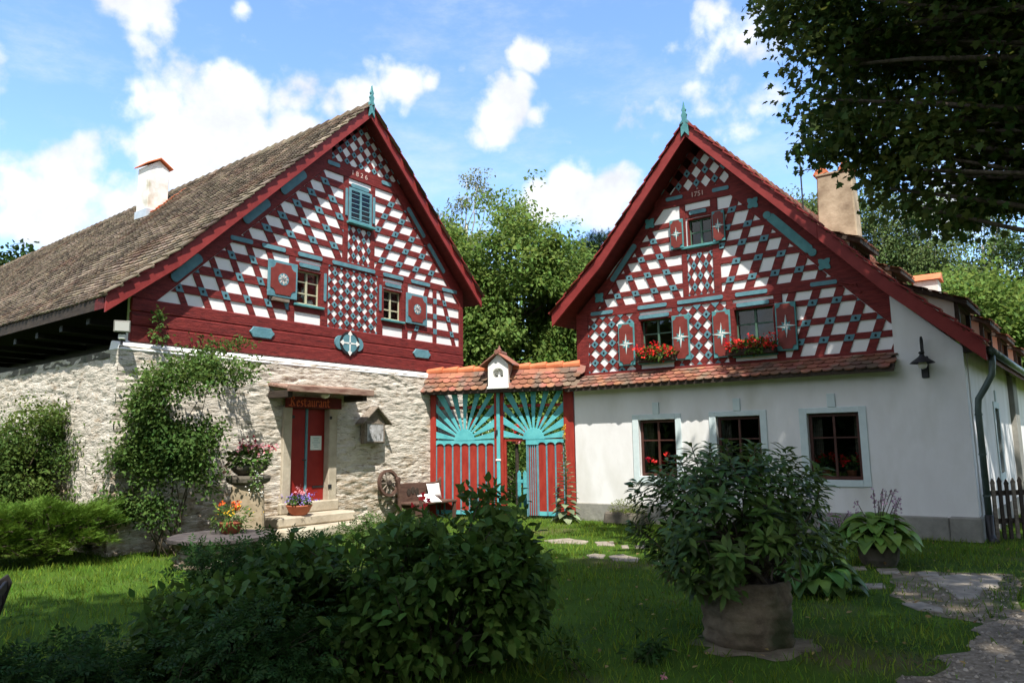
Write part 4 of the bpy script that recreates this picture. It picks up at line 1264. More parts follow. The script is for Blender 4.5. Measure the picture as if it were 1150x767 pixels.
# ================================================================== GATE
GA = math.atan2(-.32494138, .94573416)
GT = empty('gateway', (-1.85063767, 17.39831883, 0), GA, 'turquoise and red wooden gateway with sunburst leaves under a small tiled roof', 'gate')
MB().box(-.09, .055, -.06, .08, -.05, 2.81).build('post', M['gatered'], GT, bevel=.01)
MB().box(3.155, 3.39, -.06, .10, -.05, 2.81).build('post', M['gatered'], GT, bevel=.01)
MB().box(1.515, 1.575, -.05, .06, .05, 2.80).build('post', M['gatered'], GT, bevel=.006)
MB().box(1.66, 1.735, -.05, .06, .05, 2.80).build('post', M['gatered'], GT, bevel=.006)
MB().box(1.577, 1.658, -.075, .05, .05, 2.80).build('cover_strip', M['turq'], GT, bevel=.006)
MB().box(1.56, 1.68, -.085, -.076, 1.27, 1.31).build('latch', M['whitepaint'], GT)
MB().box(1.555, 1.61, -.10, -.052, 1.86, 1.96).build('latch', M['iron'], GT)
MB().box(-.12, 3.42, -.10, .12, 2.81, 2.95).build('lintel_beam', M['darkwood'], GT, bevel=.01)
def leafgate(x0, x1, c, lo, flip, cut=None):
    g = empty('gate_leaf', (0, 0, 0))
    g.parent = GT
    R = .255
    MB().prism([(c + math.cos(math.pi * t / 14) * R, 1.735 + math.sin(math.pi * t / 14) * R) for t in range(15)], -.055, -.02).build('half_disc', M['turq'], g, bevel=.003)
    w = x1 - x0
    ends = [((.09, 2.80), (.235, 2.80)), ((.46, 2.80), (.575, 2.80)), ((.745, 2.80), (.85, 2.80)), ((1.055, 2.80), (1.16, 2.80)), ((1.375, 2.80), (1.485, 2.80)),
            ((.06, 2.42), (.06, 2.57)), ((.06, 2.10), (.06, 2.235)), ((.06, 1.81), (.06, 1.93)),
            ((1.505, 2.36), (1.505, 2.54)), ((1.505, 2.04), (1.505, 2.19)), ((1.505, 1.79), (1.505, 1.91))]
    for a, b in ends:
        a = (x0 + (a[0] - .06) * w / 1.445, a[1])
        b = (x0 + (b[0] - .06) * w / 1.445, b[1])
        a, b = ((a[0] * 1.13 - b[0] * .13, a[1] * 1.13 - b[1] * .13), (b[0] * 1.13 - a[0] * .13, b[1] * 1.13 - a[1] * .13))
        a, b = (min(max(a[0], x0), x1), min(a[1], 2.805)), (min(max(b[0], x0), x1), min(b[1], 2.805))
        m = ((a[0] + b[0]) / 2 - c, (a[1] + b[1]) / 2 - 1.735)
        l = math.hypot(*m)
        m = (m[0] / l, m[1] / l)
        n = (-m[1], m[0])
        p = (c + m[0] * R * .96, 1.735 + m[1] * R * .96)
        s = 1 if (a[0] - p[0]) * n[0] + (a[1] - p[1]) * n[1] > 0 else -1
        MB().prism([(p[0] - s * n[0] * .022, p[1] - s * n[1] * .022), b, a, (p[0] + s * n[0] * .022, p[1] + s * n[1] * .022)], -.045, -.022).build('ray', M['turq'], g, bevel=.002)
    MB().box(x0, x1, -.015, .03, 2.46, 2.53).build('rail', M['gatered'], g, bevel=.004)
    MB().box(x0, x1, -.018, .03, 1.70, 1.76).build('rail', M['turq' if not cut else 'gatered'], g, bevel=.004)
    d = MB()
    d.bar((c - .1, .0, 1.76), (c + .42, .0, 2.47), .055, .03)
    d.build('strut', M['gatered'], g)
    bx0 = cut if cut else x0
    for k in range(lo):
        a = bx0 + (x1 - bx0) * k / lo
        b = bx0 + (x1 - bx0) * (k + 1) / lo
        MB().box(a + .002, b - .002, -.02, .01, .07, 1.70).build('board', M['gatered'], g, bevel=.003)
        MB().box(a - .018, a + .018, -.038, -.0202, .07, 1.64).build('batten', M['blue'], g, bevel=.003)
        # scalloped top trim
        q = [(a, 1.735), (a, 1.62)] + [((a + b) / 2 - math.cos(math.pi * t / 8) * (b - a) * .42, 1.62 + math.sin(math.pi * t / 8) * .05) for t in range(9)] + [(b, 1.62), (b, 1.735)]
        MB().prism(q, -.050, -.0385).build('trim', M['turq'], g)
    MB().box(x1 - .03, x1, -.038, -.0202, .07, 1.64).build('batten', M['blue'], g, bevel=.003)
    MB().box(bx0, x1, -.03, -.0202, .07, .16).build('rail', M['turq'], g)
    return g
leafgate(.06, 1.512, .775, 7, False)
gl = leafgate(1.738, 3.152, 2.45, 3, True, cut=2.54)
MB().box(1.738, 1.79, -.02, .03, .05, 1.70).build('stile', M['gatered'], gl)
# open wicket door
wk = empty('wicket_door', (0, 0, 0))
wk.parent = GT
a, b = Vector((2.55, -.03, 0)), Vector((2.43, -.50, 0))
d = (b - a).normalized()
for k in range(5):
    p, q = a + d * (.485 * k / 5 + .003), a + d * (.485 * (k + 1) / 5 - .003)
    MB().bar(p + Vector((0, 0, .85)), q + Vector((0, 0, .85)), .02, 1.52).build('board', M['gatered'], wk)
    n = Vector((-d.y, d.x, 0)) * .016
    for s in (1, -1):
        MB().bar(p - d * .014 + n * s + Vector((0, 0, .85)), p + d * .02 + n * s + Vector((0, 0, .85)), .012, 1.52).build('batten', M['blue'], wk)
MB().box(2.27, 2.30, -.04, .02, .05, 1.66).build('stile', M['blue'], gl)
MB().box(2.30, 2.54, -.012, .01, .07, 1.70).build('board', M['gatered'], gl)
for k in range(5):
    x = 2.315 + k * .05
    MB().box(x - .011, x + .011, -.03, -.0125, .07, 1.66).build('batten', M['blue'], gl)
MB().box(2.27, 2.54, -.048, -.031, 1.62, 1.735).build('trim', M['turq'], gl)
for o in list(wk.children):
    bpy.data.objects.remove(o)
bpy.data.objects.remove(wk)
# small roof
gp = [(0, 3.37), (.10, 3.28), (.33, 2.87)]
gq = [(0, 3.37), (-.45, 2.95)]
MB().prism(band(gp, -.01, .07), -.16, 3.52).build('gate_roof', M['darkwood'], GT, M4=Mp)
MB().prism(band(gq, -.01, .07), -.16, 3.52).build('gate_roof', M['darkwood'], GT, M4=Mp)
for x0, x1 in ((-.18, 1.40), (1.99, 3.54)):
    tile_roof('gate_tiles', GT, [(.02, 3.36), (.10, 3.28), (.18, 3.14)], x0, x1, 0, .36, .3, 'tile_red', M4=Mp, lift=.02)
    tile_roof('gate_tiles', GT, [(.125, 3.24), (.33, 2.87)], x0, x1, 0, .185, .12, 'tile_red', M4=Mp, lift=.04)
    mb = MB()
    n = round((x1 - x0) / .36)
    for i in range(n):
        x = x0 + i * (x1 - x0) / n
        mb.tube([(x, 0, 3.355), (x + (x1 - x0) / n + .02, 0, 3.375)], [.075, .098], n=10)
    mb.build('ridge_tiles', M['tile_bright'], GT)
tile_roof('gate_tiles', GT, gq, -.18, 3.54, 0, .185, .15, 'tile_red', M4=Mp)
# little shrine house on the gate roof
nx0, nx1, ny0, ny1 = 1.49, 1.975, -.345, .10
mb = MB()
z0, zt = 2.93, 3.42
ax0, ax1, az0 = 1.61, 1.85, 3.14
arch = [(1.73 + math.cos(math.pi * t / 10) * .12, 3.25 + math.sin(math.pi * t / 10) * .09) for t in range(11)]
mb.box(nx0, ax0, ny0, ny1, z0, zt).box(ax1, nx1, ny0, ny1, z0, zt).box(ax0, ax1, ny0, ny1, z0, az0)
for t in range(10):
    p, q = arch[t], arch[t + 1]
    mb.prism([p, q, (q[0], zt), (p[0], zt)], ny0, ny1)
mb.prism([(nx0, zt + .0005), (nx1, zt + .0005), (1.7325, 3.665)], ny0, ny1)
mb.box(ax0, ax1, ny0 + .2, ny1, az0, zt)
sh = mb.build('shrine_house', M['whitepaint'], GT)
MB().lathe([(.035, 0), (.03, .05), (.022, .09), (.026, .10), (.02, .13), (0.002, .14)], 10, (1.73, ny0 + .1, az0)).build('statuette', M['cushion'], sh, smooth=True)
for s in (-1, 1):
    c = 1.7325
    MB().prism([(c, 3.67), (c + s * .42, 3.375), (c + s * .42, 3.41), (c, 3.71)], ny0 - .09, ny1 + .05).build('shrine_roof', M['tile_red'], sh, bevel=.006)
mb = MB()
mb.tube([(c, ny0 - .11, 3.70), (c, ny1 + .05, 3.71)], [.055, .05], n=9)
mb.lathe([(.05, 0), (.06, .03), (.03, .06), (.015, .11), (.002, .13)], 10, (c, ny0 + .1, 3.74))
mb.build('ridge_tiles', M['tile_red'], sh)
MB().box(nx0 - .02, nx1 + .02, ny0 - .03, ny0 + .02, z0 - .05, z0).build('shrine_ledge', M['whitepaint'], sh)
# picket gate in the opening behind
pg = empty('picket_gate', on(GT, 1.93, 1.9, 0), GA, 'low turquoise picket gate seen through the open doorway of the gateway', 'gate')
mb = MB()
for i in range(7):
    x = -.48 + i * .15
    o = MB().prism([(x - .045, .08), (x + .045, .08), (x + .045, .92), (x, .99), (x - .045, .92)], -.02, .0).build('picket', M['turq'], pg, bevel=.003)
for z in (.3, .72):
    MB().box(-.54, .5, .0012, .03, z - .04, z + .04).build('rail', M['turq'], pg)

# ================================================================== THINGS ON AND BY THE LEFT HOUSE
# wall shrine picture box
ws = empty('wall_shrine', on(LH, -2.0, -.05, 1.68), LH.rotation_euler.z, 'weathered wooden picture box with pitched roof hanging on the stone wall', 'picture box')
MB().box(-.29, .29, -.13, .0, 0, .46).build('box', M['greywood'], ws, bevel=.008)
MB().prism([(-.29, .4605), (.29, .4605), (0, .76)], -.12, 0).build('gable_board', M['greywood'], ws)
MB().box(-.235, .235, -.139, -.131, .05, .42).build('picture', mk('faded_print', (0.30, 0.29, 0.28), (0.52, 0.52, 0.53), scale=7, rough=.8, c3=(0.16, 0.16, 0.15), s3=11, r3=(.52, .62)), ws)
mb = MB()
mb.box(-.25, .25, -.146, -.13, .035, .055).box(-.25, .25, -.146, -.13, .415, .435).box(-.25, -.232, -.146, -.13, .055, .415).box(.232, .25, -.146, -.13, .055, .415)
mb.build('picture_frame', M['greywood'], ws)
for s in (-1, 1):
    MB().prism([(0, .76), (s * .42, .40), (s * .42, .435), (0, .80)], -.22, .02).build('roof_board', M['greywood'], ws, bevel=.004)
# wagon wheel
ww = empty('wagon_wheel', on(LH, -1.56, -.14, .84), LH.rotation_euler.z, 'old wooden spoked wagon wheel leaning on the stone wall', 'wheel')
ww.rotation_euler = (math.radians(-6), 0, LH.rotation_euler.z)
mb = MB()
N = 28
for (r0, r1, y0, y1) in ((.235, .29, -.035, .035),):
    vs, fs = [], []
    for k in range(N):
        a = 2 * math.pi * k / N
        for r, y in ((r0, y0), (r1, y0), (r1, y1), (r0, y1)):
            vs.append((math.cos(a) * r, y, math.sin(a) * r))
    for k in range(N):
        n = (k + 1) % N
        for j in range(4):
            jj = (j + 1) % 4
            fs.append((k * 4 + j, k * 4 + jj, n * 4 + jj, n * 4 + j))
    mb.add(vs, fs)
mb.build('rim', M['brownwood'], ww)
for k in range(10):
    a = 2 * math.pi * k / 10
    MB().tube([(math.cos(a) * .05, 0, math.sin(a) * .05), (math.cos(a) * .24, 0, math.sin(a) * .24)], [.018, .014], n=6).build('spoke', M['greywood'], ww)
MB().lathe([(.03, -.09), (.06, -.06), (.065, .05), (.05, .06)], 14).build('hub', M['darkwood'], ww, M4=Matrix.Rotation(math.pi / 2, 4, 'X'))
# carved wooden bench against the wall beside the gate
be = empty('carved_bench', on(LH, -.62, -.30, 0), LH.rotation_euler.z, 'brown carved wooden bench with white cushions against the stone wall', 'bench')
MB().prism([(-.62, .28), (.62, .28), (.62, .84), (.50, .80), (-.45, .82), (-.66, .80), (-.74, .73), (-.66, .6)], .10, .15).build('backrest', M['brownwood'], be, bevel=.01)
MB().prism([(-.70, .0), (-.62, .0), (-.60, .5), (-.68, .8), (-.66, .93), (-.72, .97), (-.78, .92), (-.74, .75), (-.70, .5)], .05, .12).build('post', M['brownwood'], be, bevel=.01)
MB().prism([(.62, .0), (.70, .0), (.72, .9), (.66, .95), (.6, .85)], .05, .12).build('post', M['brownwood'], be, bevel=.01)
MB().box(-.66, .66, -.42, .10, .36, .41).build('seat', M['brownwood'], be, bevel=.01)
for x in (-.62, .58):
    MB().box(x, x + .06, -.40, -.34, 0, .36).build('leg', M['brownwood'], be)
mb = MB()
for i in range(3):
    c = -.38 + i * .13
    mb.lathe([(.07 - .012 * i, 0), (.055 - .01 * i, .02), (.02, .025)], 12, (0, 0, 0)) if False else mb.prism([(c + math.cos(t * math.pi / 6) * .06, .62 + .03 * (i % 2) + math.sin(t * math.pi / 6) * .08) for t in range(12)], .088, .0995)
mb.build('carving', M['darkwood'], be)
MB().box(-.57, -.52, -.45, -.40, .0, .5).build('leg', M['brownwood'], be)
def cushion(name, loc, rot, w, h, t, label):
    mb = MB()
    n = 8
    vs, fs = [], []
    for s in (-1, 1):
        for j in range(n + 1):
            for i in range(n + 1):
                x, z = i / n * 2 - 1, j / n * 2 - 1
                b = (1 - abs(x) ** 4) * (1 - abs(z) ** 4)
                vs.append((x * w / 2 * (1 - .06 * (1 - abs(z))), s * t / 2 * max(b, 0) ** .5, z * h / 2 * (1 - .06 * (1 - abs(x)))))
    for s in range(2):
        for j in range(n):
            for i in range(n):
                a = s * (n + 1) ** 2 + j * (n + 1) + i
                f = (a, a + 1, a + n + 2, a + n + 1)
                fs.append(f if s == 0 else f[::-1])
    mb.add(vs, fs)
    o = mb.build(name, M['cushion'], None, smooth=True)
    o.location = loc
    o.rotation_euler = rot
    return tag(o, label, 'cushion', 'cushions on the carved bench')
cushion('white_cushion', on(LH, -.28, -.30, .61), (math.radians(-15), 0, LH.rotation_euler.z), .42, .34, .12, 'white cushion propped upright against the bench back')
cushion('white_cushion', on(LH, -.70, -.55, .47), (math.radians(-70), 0, LH.rotation_euler.z - .2), .42, .40, .12, 'white cushion lying flat on the bench seat')
# floodlight on the corner
fl = empty('floodlight', on(LH, -7.37, -.16, 3.36), LH.rotation_euler.z - .5, 'small pale floodlight on the left corner of the stone wall', 'floodlight')
MB().hexa([(-.12, -.10, .08), (.12, -.10, .08), (.09, .06, .10), (-.09, .06, .10)], [(-.12, -.14, .26), (.12, -.14, .26), (.09, .04, .24), (-.09, .04, .24)]).build('housing', M['plinth'], fl, bevel=.01)
MB().hexa([(-.10, -.108, .10), (.10, -.108, .10), (.10, -.103, .10), (-.10, -.103, .10)], [(-.10, -.145, .24), (.10, -.145, .24), (.10, -.139, .24), (-.10, -.139, .24)]).build('lens', M['bulb'], fl)
MB().box(-.05, .05, -.05, .05, -.02, .06).build('sensor', M['whitepaint'], fl, bevel=.01)
MB().tube([(0, 0, -.1), (0, .02, .1)], .02).build('bracket', M['iron'], fl)

def flower_heads(name, mat, pts, s, parent, up=(0, 0, 1), per=5, spread=.03, rng=RNG):
    P = np.repeat(np.array(pts, float), per, 0)
    P = P + rng.normal(size=P.shape) * spread
    n = len(P)
    tip = rng.normal(size=(n, 3)) + np.array(up) * .4
    nrm = rng.normal(size=(n, 3)) * .6 + np.array([0, -.6, .6])
    return leaf_mesh(name, mat, *T_PETALS, P, tip, nrm, s * rng.uniform(.7, 1.2, n), parent)

def foliage_ball(name, mat, c, r, n, s, parent, tmpl=T_OVATE, droop=.2, rng=RNG, lower=-1.0):
    d = rnd_dirs(n, rng)
    d[:, 2] = np.maximum(d[:, 2], lower)
    P = np.array(c) + d * np.array(r) * (rng.random((n, 1)) ** .4)
    tip = d + rng.normal(size=(n, 3)) * .5 + np.array([0, 0, -droop])
    nrm = d * .5 + np.array([0, -.2, .9]) + rng.normal(size=(n, 3)) * .4
    return leaf_mesh(name, mat, *tmpl, P, tip, nrm, s * rng.uniform(.6, 1.25, n), parent)

# terracotta pot by the door
tp = empty('terracotta_pot', on(LH, -4.05, -.36, .375), 0, 'round terracotta bowl of purple flowers on the door step', 'flower pot')
MB().lathe([(.13, 0), (.19, .07), (.225, .155), (.24, .16), (.24, .19), (.21, .19), (.2, .15)], 22).build('bowl', M['terracotta'], tp, smooth=True)
foliage_ball('foliage', 'bush', (0, 0, .25), (.22, .22, .11), 260, .07, tp)
flower_heads('purple_blossoms', 'fl_purple', [(random.gauss(0, .15), random.gauss(0, .13) - .03, .28 + random.uniform(-.05, .08)) for _ in range(46)], .035, tp)
flower_heads('pink_blossoms', 'fl_pink', [(random.gauss(0, .06), random.gauss(0, .05), .42 + random.uniform(-.05, .05)) for _ in range(7)], .05, tp)
# pedestal with flower bowl
pe_c = on(LH, -5.25, -.95, 0)
pe_c = Vector((pe_c.x, pe_c.y, 0))
pe_c = at(278, 560, 12.6); pe_c.z = 0
pd = empty('stone_pedestal', pe_c, .3, 'tapered sandstone pedestal with a grey slab top beside the round stone table', 'pedestal')
mb = MB()
mb.hexa([(-.30, -.30, 0), (.30, -.30, 0), (.30, .30, 0), (-.30, .30, 0)], [(-.25, -.25, 1.02), (.25, -.25, 1.02), (.25, .25, 1.02), (-.25, .25, 1.02)])
mb.build('column', M['column'], pd, bevel=.03)
MB().lathe([(.27, 1.021), (.35, 1.06), (.37, 1.12), (.36, 1.16), (.2, 1.165)], 20, jit=.06).build('slab_top', M['greystone'], pd)
fb = empty('flower_bowl', (pe_c.x, pe_c.y, 1.165), 0, 'stone bowl of red and pink geraniums with trailing white flowers on the pedestal', 'flower bowl')
MB().lathe([(.16, 0), (.24, .06), (.3, .14), (.28, .17), (.2, .15)], 18, jit=.05).build('bowl', M['greystone'], fb, smooth=True)
foliage_ball('foliage', 'creeper', (0, 0, .28), (.36, .34, .20), 650, .085, fb)
flower_heads('crimson_blossoms', 'fl_crimson', [(-.02 + random.gauss(0, .16), random.gauss(0, .12), .50 + random.uniform(-.06, .07)) for _ in range(16)], .05, fb, per=6)
flower_heads('pink_blossoms', 'fl_pink', [(.06 + random.gauss(0, .22), -.05 + random.gauss(0, .18), .40 + random.uniform(-.08, .10)) for _ in range(26)], .045, fb, per=5)
flower_heads('pink_blossoms', 'fl_pink', [(-.38 + random.gauss(0, .04), -.1, .08 + random.uniform(-.1, .12)) for _ in range(8)], .045, fb, per=5)
flower_heads('white_blossoms', 'fl_white', [(.22 + random.gauss(0, .06), -.26 + random.gauss(0, .05), .02 - random.uniform(-.1, .32)) for _ in range(26)], .03, fb, per=4)
foliage_ball('trailing_leaves', 'creeper', (.22, -.27, -.02), (.11, .07, .28), 160, .05, fb)
# round stone table
mt_c = at(248, 600, 10.7); mt_c.z = 0
mt = empty('round_stone_table', mt_c, 0, 'round millstone table, its shade put into a dark colour, on a dry stone base before the wall', 'table')
MB().lathe([(.02, .33), (.66, .33), (.70, .35), (.70, .395), (.67, .41), (.02, .41)], 40, jit=.015).build('table_top', M['slab'], mt)
mb = MB()
rg = random.Random(3)
for lay in range(5):
    k = 9
    for i in range(k):
        a0 = 2 * math.pi * (i + .5 * (lay % 2)) / k
        r = .56 + rg.uniform(-.03, .04)
        w, h = .20, .060
        cx, cy = math.cos(a0) * r, math.sin(a0) * r
        t = (-math.sin(a0), math.cos(a0))
        n = (math.cos(a0), math.sin(a0))
        z = lay * .066
        q = lambda i_, j_, zz: (cx + t[0] * w * i_ * rg.uniform(.9, 1.05) - n[0] * .2 * j_ + n[0] * rg.uniform(-.012, .012), cy + t[1] * w * i_ * rg.uniform(.9, 1.05) - n[1] * .2 * j_, zz)
        mb.hexa([q(-1, 0, z), q(1, 0, z), q(1, 1, z), q(-1, 1, z)], [q(-1, 0, z + h), q(1, 0, z + h), q(1, 1, z + h), q(-1, 1, z + h)])
mb.build('stone_base', M['drystone'], mt, bevel=.012)
mp_ = empty('marigold_pot', (mt_c.x + .08, mt_c.y + .15, .41), 0, 'pot of orange red geraniums and yellow marigolds standing on the round stone table', 'flower pot')
MB().lathe([(.12, 0), (.16, .14), (.17, .16), (.14, .15)], 16).build('pot', M['terracotta'], mp_, smooth=True)
foliage_ball('foliage', 'creeper', (0, 0, .20), (.30, .25, .20), 420, .085, mp_, T_LANCE)
flower_heads('red_blossoms', 'fl_orange', [(.07 + random.gauss(0, .055), random.gauss(0, .05) - .05, .38 + random.uniform(-.03, .03)) for _ in range(6)], .045, mp_, per=5)
flower_heads('red_blossoms', 'fl_orange', [(-.10 + random.gauss(0, .03), -.05, .41 + random.uniform(-.03, .03)) for _ in range(2)], .045, mp_, per=5)
flower_heads('yellow_blossoms', 'fl_yellow', [(random.gauss(.05, .2), random.gauss(0, .15) - .1, .30 + random.uniform(-.1, .1)) for _ in range(16)], .024, mp_, per=4)

# ================================================================== THINGS ON AND BY THE RIGHT HOUSE
wl = empty('wall_lamp', on(RH, -.56, 0, 2.62), RH.rotation_euler.z, 'black gooseneck wall lamp with conical shade on the white wall', 'lamp')
MB().prism([(-.055, 0), (.055, 0), (.06, .36), (-.06, .36)], -.04, -.0).build('wall_plate', M['iron'], wl, bevel=.01)
pts = [(0, -.05, .30)] + [(0, -.05 - .02 * math.sin(t * .5), .30 + .07 * t) for t in range(1, 4)] + [(0, -.16 + math.cos(a) * .11, .56 + math.sin(a) * .11) for a in [math.pi * k / 8 for k in range(9)]] + [(0, -.27, .47), (0, -.27, .42)]
MB().tube(pts, .014, n=8).build('neck', M['iron'], wl, smooth=True)
MB().lathe([(.03, .42), (.05, .40), (.03, .37), (.05, .335), (.17, .245), (.19, .225), (.17, .235), (.03, .33)], 20, (0, -.27, 0)).build('shade', M['iron'], wl, smooth=False)
MB().lathe([(.01, .13), (.055, .15), (.075, .20), (.05, .25), (.03, .28)], 14, (0, -.27, 0)).build('bulb', M['bulb'], wl, smooth=True)

def flower_box(u, z, w, label):
    t = empty('flower_box', on(RH, u, -.02, z), RH.rotation_euler.z, label, 'flower box', 'flower boxes on the upper sills')
    MB().box(-w / 2, w / 2, -.09, .09, .0, .13).build('box', M['darkwood'], t, bevel=.008)
    d = rnd_dirs(420)
    P = np.array([0, -.03, .16]) + d * np.array([w * .56, .17, .15]) * (RNG.random((420, 1)) ** .4)
    leaf_mesh('foliage', 'bush', *T_OVATE, P, d + RNG.normal(size=(420, 3)) * .5, d * .5 + np.array([0, -.3, .7]), .075 * RNG.uniform(.7, 1.2, 420), t)
    flower_heads('red_blossoms', 'fl_red', [(random.uniform(-.53, .53) * w, -.08 + random.gauss(0, .08), .21 + random.gauss(0, .06)) for _ in range(int(62 * w))], .05, t, per=6, spread=.035)
    return t
flower_box(-5.40, 3.27, .84, 'dark flower box overflowing with red geraniums on the left upper window sill')
flower_box(-3.42, 3.25, .92, 'dark flower box of red geraniums on the right upper window sill')
lbs = [['potted red geranium standing inside the left ground floor window', .55, -5.62], ['potted red geranium at the right side inside the left ground floor window', .5, -5.22],
       ['potted red geranium inside the middle ground floor window', .5, -3.55],
       ['potted red geranium at the left side inside the right ground floor window', .55, -2.28], ['potted red geranium at the right side inside the right ground floor window', .62, -1.86]]
for lb, hh, u in lbs:
    t = empty('potted_geranium', on(RH, u, .215, .955), RH.rotation_euler.z, lb, 'flower pot', 'geraniums inside the ground floor windows')
    MB().lathe([(.06, 0), (.085, .12), (.095, .14), (.07, .13)], 14).build('pot', M['terracotta'], t, smooth=True)
    foliage_ball('foliage', 'creeper', (0, 0, .24), (.15, .08, .14), 130, .075, t)
    flower_heads('red_blossoms', 'fl_red', [(random.gauss(0, .11), -.03 + random.gauss(0, .04), .30 + random.uniform(-.06, .12)) for _ in range(10)], .055, t, per=7)
MB().box(-7.0, -.6, .421, .60, .90, .94).build('inner_sill', M['darkwood'], RH)

# stone planter with rhododendron
PC = at(840, 700, 6.3)
PC.z = 0
sp = empty('stone_planter', PC, .2, 'round weathered stone trough with a rhododendron growing in it', 'planter')
MB().lathe([(.335, -.03), (.355, .02)] + [(.357 + .011 * math.sin(k * 2.1), .02 + .035 * k) for k in range(1, 13)] + [(.35, .475), (.33, .49), (.31, .495), (.31, .44), (.02, .44)], 60, jit=.12).build('stone_tub', M['tub'], sp, smooth=True)
MB().lathe([(.30, .442), (.29, .455), (.01, .47)], 20).build('soil', M['soil'], sp)

# picket fence at the side
fe = empty('picket_fence', ground_at(1120, 607), math.radians(14), 'grey brown wooden picket fence beside the downpipe', 'fence')
for i in range(14):
    x = i * .135
    h = .98 + .02 * math.sin(i * 2.1)
    MB().prism([(x - .035, .02), (x + .035, .02), (x + .035, h - .10), (x + .045, h - .07), (x, h), (x - .045, h - .07), (x - .035, h - .10)], -.03, -.008).build('picket', M['darkwood' if i % 3 else 'greywood'], fe, bevel=.003)
for z in (.3, .74):
    MB().box(-.08, 1.85, -.0075, .03, z - .04, z + .04).build('rail', M['darkwood'], fe)
# low trough by the wall and two hosta pots
lt_c = ground_at(702, 589)
lt = empty('stone_trough', lt_c, RH.rotation_euler.z, 'low mossy stone trough with dwarf shrub by the white wall', 'trough')
MB().hexa([(-.42, -.2, 0), (.5, -.2, 0), (.5, .2, 0), (-.42, .2, 0)], [(-.38, -.17, .26), (.46, -.17, .24), (.46, .17, .24), (-.38, .17, .26)]).build('trough', M['greystone'], lt, bevel=.04)
foliage_ball('foliage', 'boxleaf', (.08, 0, .32), (.42, .2, .2), 900, .055, lt, T_LANCE, lower=-.3)

# garden chair at the very left
gc = empty('garden_chair', (-3.52, 4.62, -.05), math.radians(-62), 'charcoal wooden garden armchair at the left edge of the lawn', 'chair')
for x in (-.26, .26):
    MB().prism([(.16, 0), (.21, 0), (.27, .45), (.36, .80), (.33, .86), (.28, .82), (.2, .45)], x - .02, x + .02).build('back_post', M['blackwood_and_eave_shade'], gc, bevel=.008, M4=Matrix.Rotation(math.pi / 2, 4, 'Z'))
    MB().box(x - .025, x + .025, -.30, -.25, 0, .62).build('leg', M['blackwood_and_eave_shade'], gc, bevel=.006)
    MB().box(x - .04, x + .04, -.33, .26, .62, .65).build('armrest', M['blackwood_and_eave_shade'], gc, bevel=.01)
for k in range(5):
    MB().box(-.24, .24, -.30 + k * .105, -.21 + k * .105, .41, .43).build('seat_slat', M['blackwood_and_eave_shade'], gc, bevel=.004)
for k in range(4):
    z = .5 + k * .085
    y = .24 + (z - .45) * .25
    MB().box(-.24, .24, y, y + .02, z, z + .065).build('back_slat', M['blackwood_and_eave_shade'], gc, bevel=.004)

# ================================================================== GROUND
gm = MB()
Rg = 400.0
gm.add([(-Rg, -Rg, 0), (Rg, -Rg, 0), (Rg, Rg, 0), (-Rg, Rg, 0)], [(0, 1, 2, 3)])
tag(gm.build('lawn', M['lawn'], None), kind='structure')
def smooth_poly(pts, n=6, jit=.06):
    out = []
    for i in range(len(pts)):
        a, b = pts[i], pts[(i + 1) % len(pts)]
        for k in range(n):
            t = k / n
            x, y = a[0] + (b[0] - a[0]) * t, a[1] + (b[1] - a[1]) * t
            out.append((x + jit * mnoise.noise((x * 3, y * 3, 1)), y + jit * mnoise.noise((x * 3, y * 3, 9))))
    return out
GRAV = [ground_at(*p).to_2d()[:] for p in ((1010, 767), (1075, 728), (1110, 702), (1150, 685))]
GRAV = [(GRAV[0][0] - .5, 3.0)] + GRAV + [(9.5, 8.6), (14, 8.8), (14, 3.0)]
gp_ = smooth_poly(GRAV, 8, .25)
def sheet(name, pts, z, mat, kind='structure'):
    mb = MB().add([(x, y, z) for x, y in pts], [tuple(range(len(pts)))])
    o = mb.build(name, M[mat], None)
    return tag(o, kind=kind)
sheet('gravel_path', gp_, .006, 'gravel')
def inside(p, poly):
    x, y = p
    c = False
    j = len(poly) - 1
    for i in range(len(poly)):
        if (poly[i][1] > y) != (poly[j][1] > y) and x < (poly[j][0] - poly[i][0]) * (y - poly[i][1]) / (poly[j][1] - poly[i][1]) + poly[i][0]: c = not c
        j = i
    return c
soil_p = [(PC.x + math.cos(t * math.pi / 12) * (.47 + .10 * math.sin(t * 2.3)), PC.y - .12 + math.sin(t * math.pi / 12) * (.43 + .1 * math.cos(t * 1.7))) for t in range(24)]
sheet('bare_soil', soil_p, .004, 'earth')
# trodden earth around the flagstones
tr_p = smooth_poly([ground_at(*p).to_2d()[:] for p in ((1000, 640), (1140, 645), (1150, 690), (1110, 702), (1040, 690), (1000, 668))], 6, .12)
tr2_p = smooth_poly([ground_at(*p).to_2d()[:] for p in ((640, 604), (725, 606), (745, 633), (650, 632))], 6, .2)
sheet('trodden_earth', tr_p, .003, 'earth')
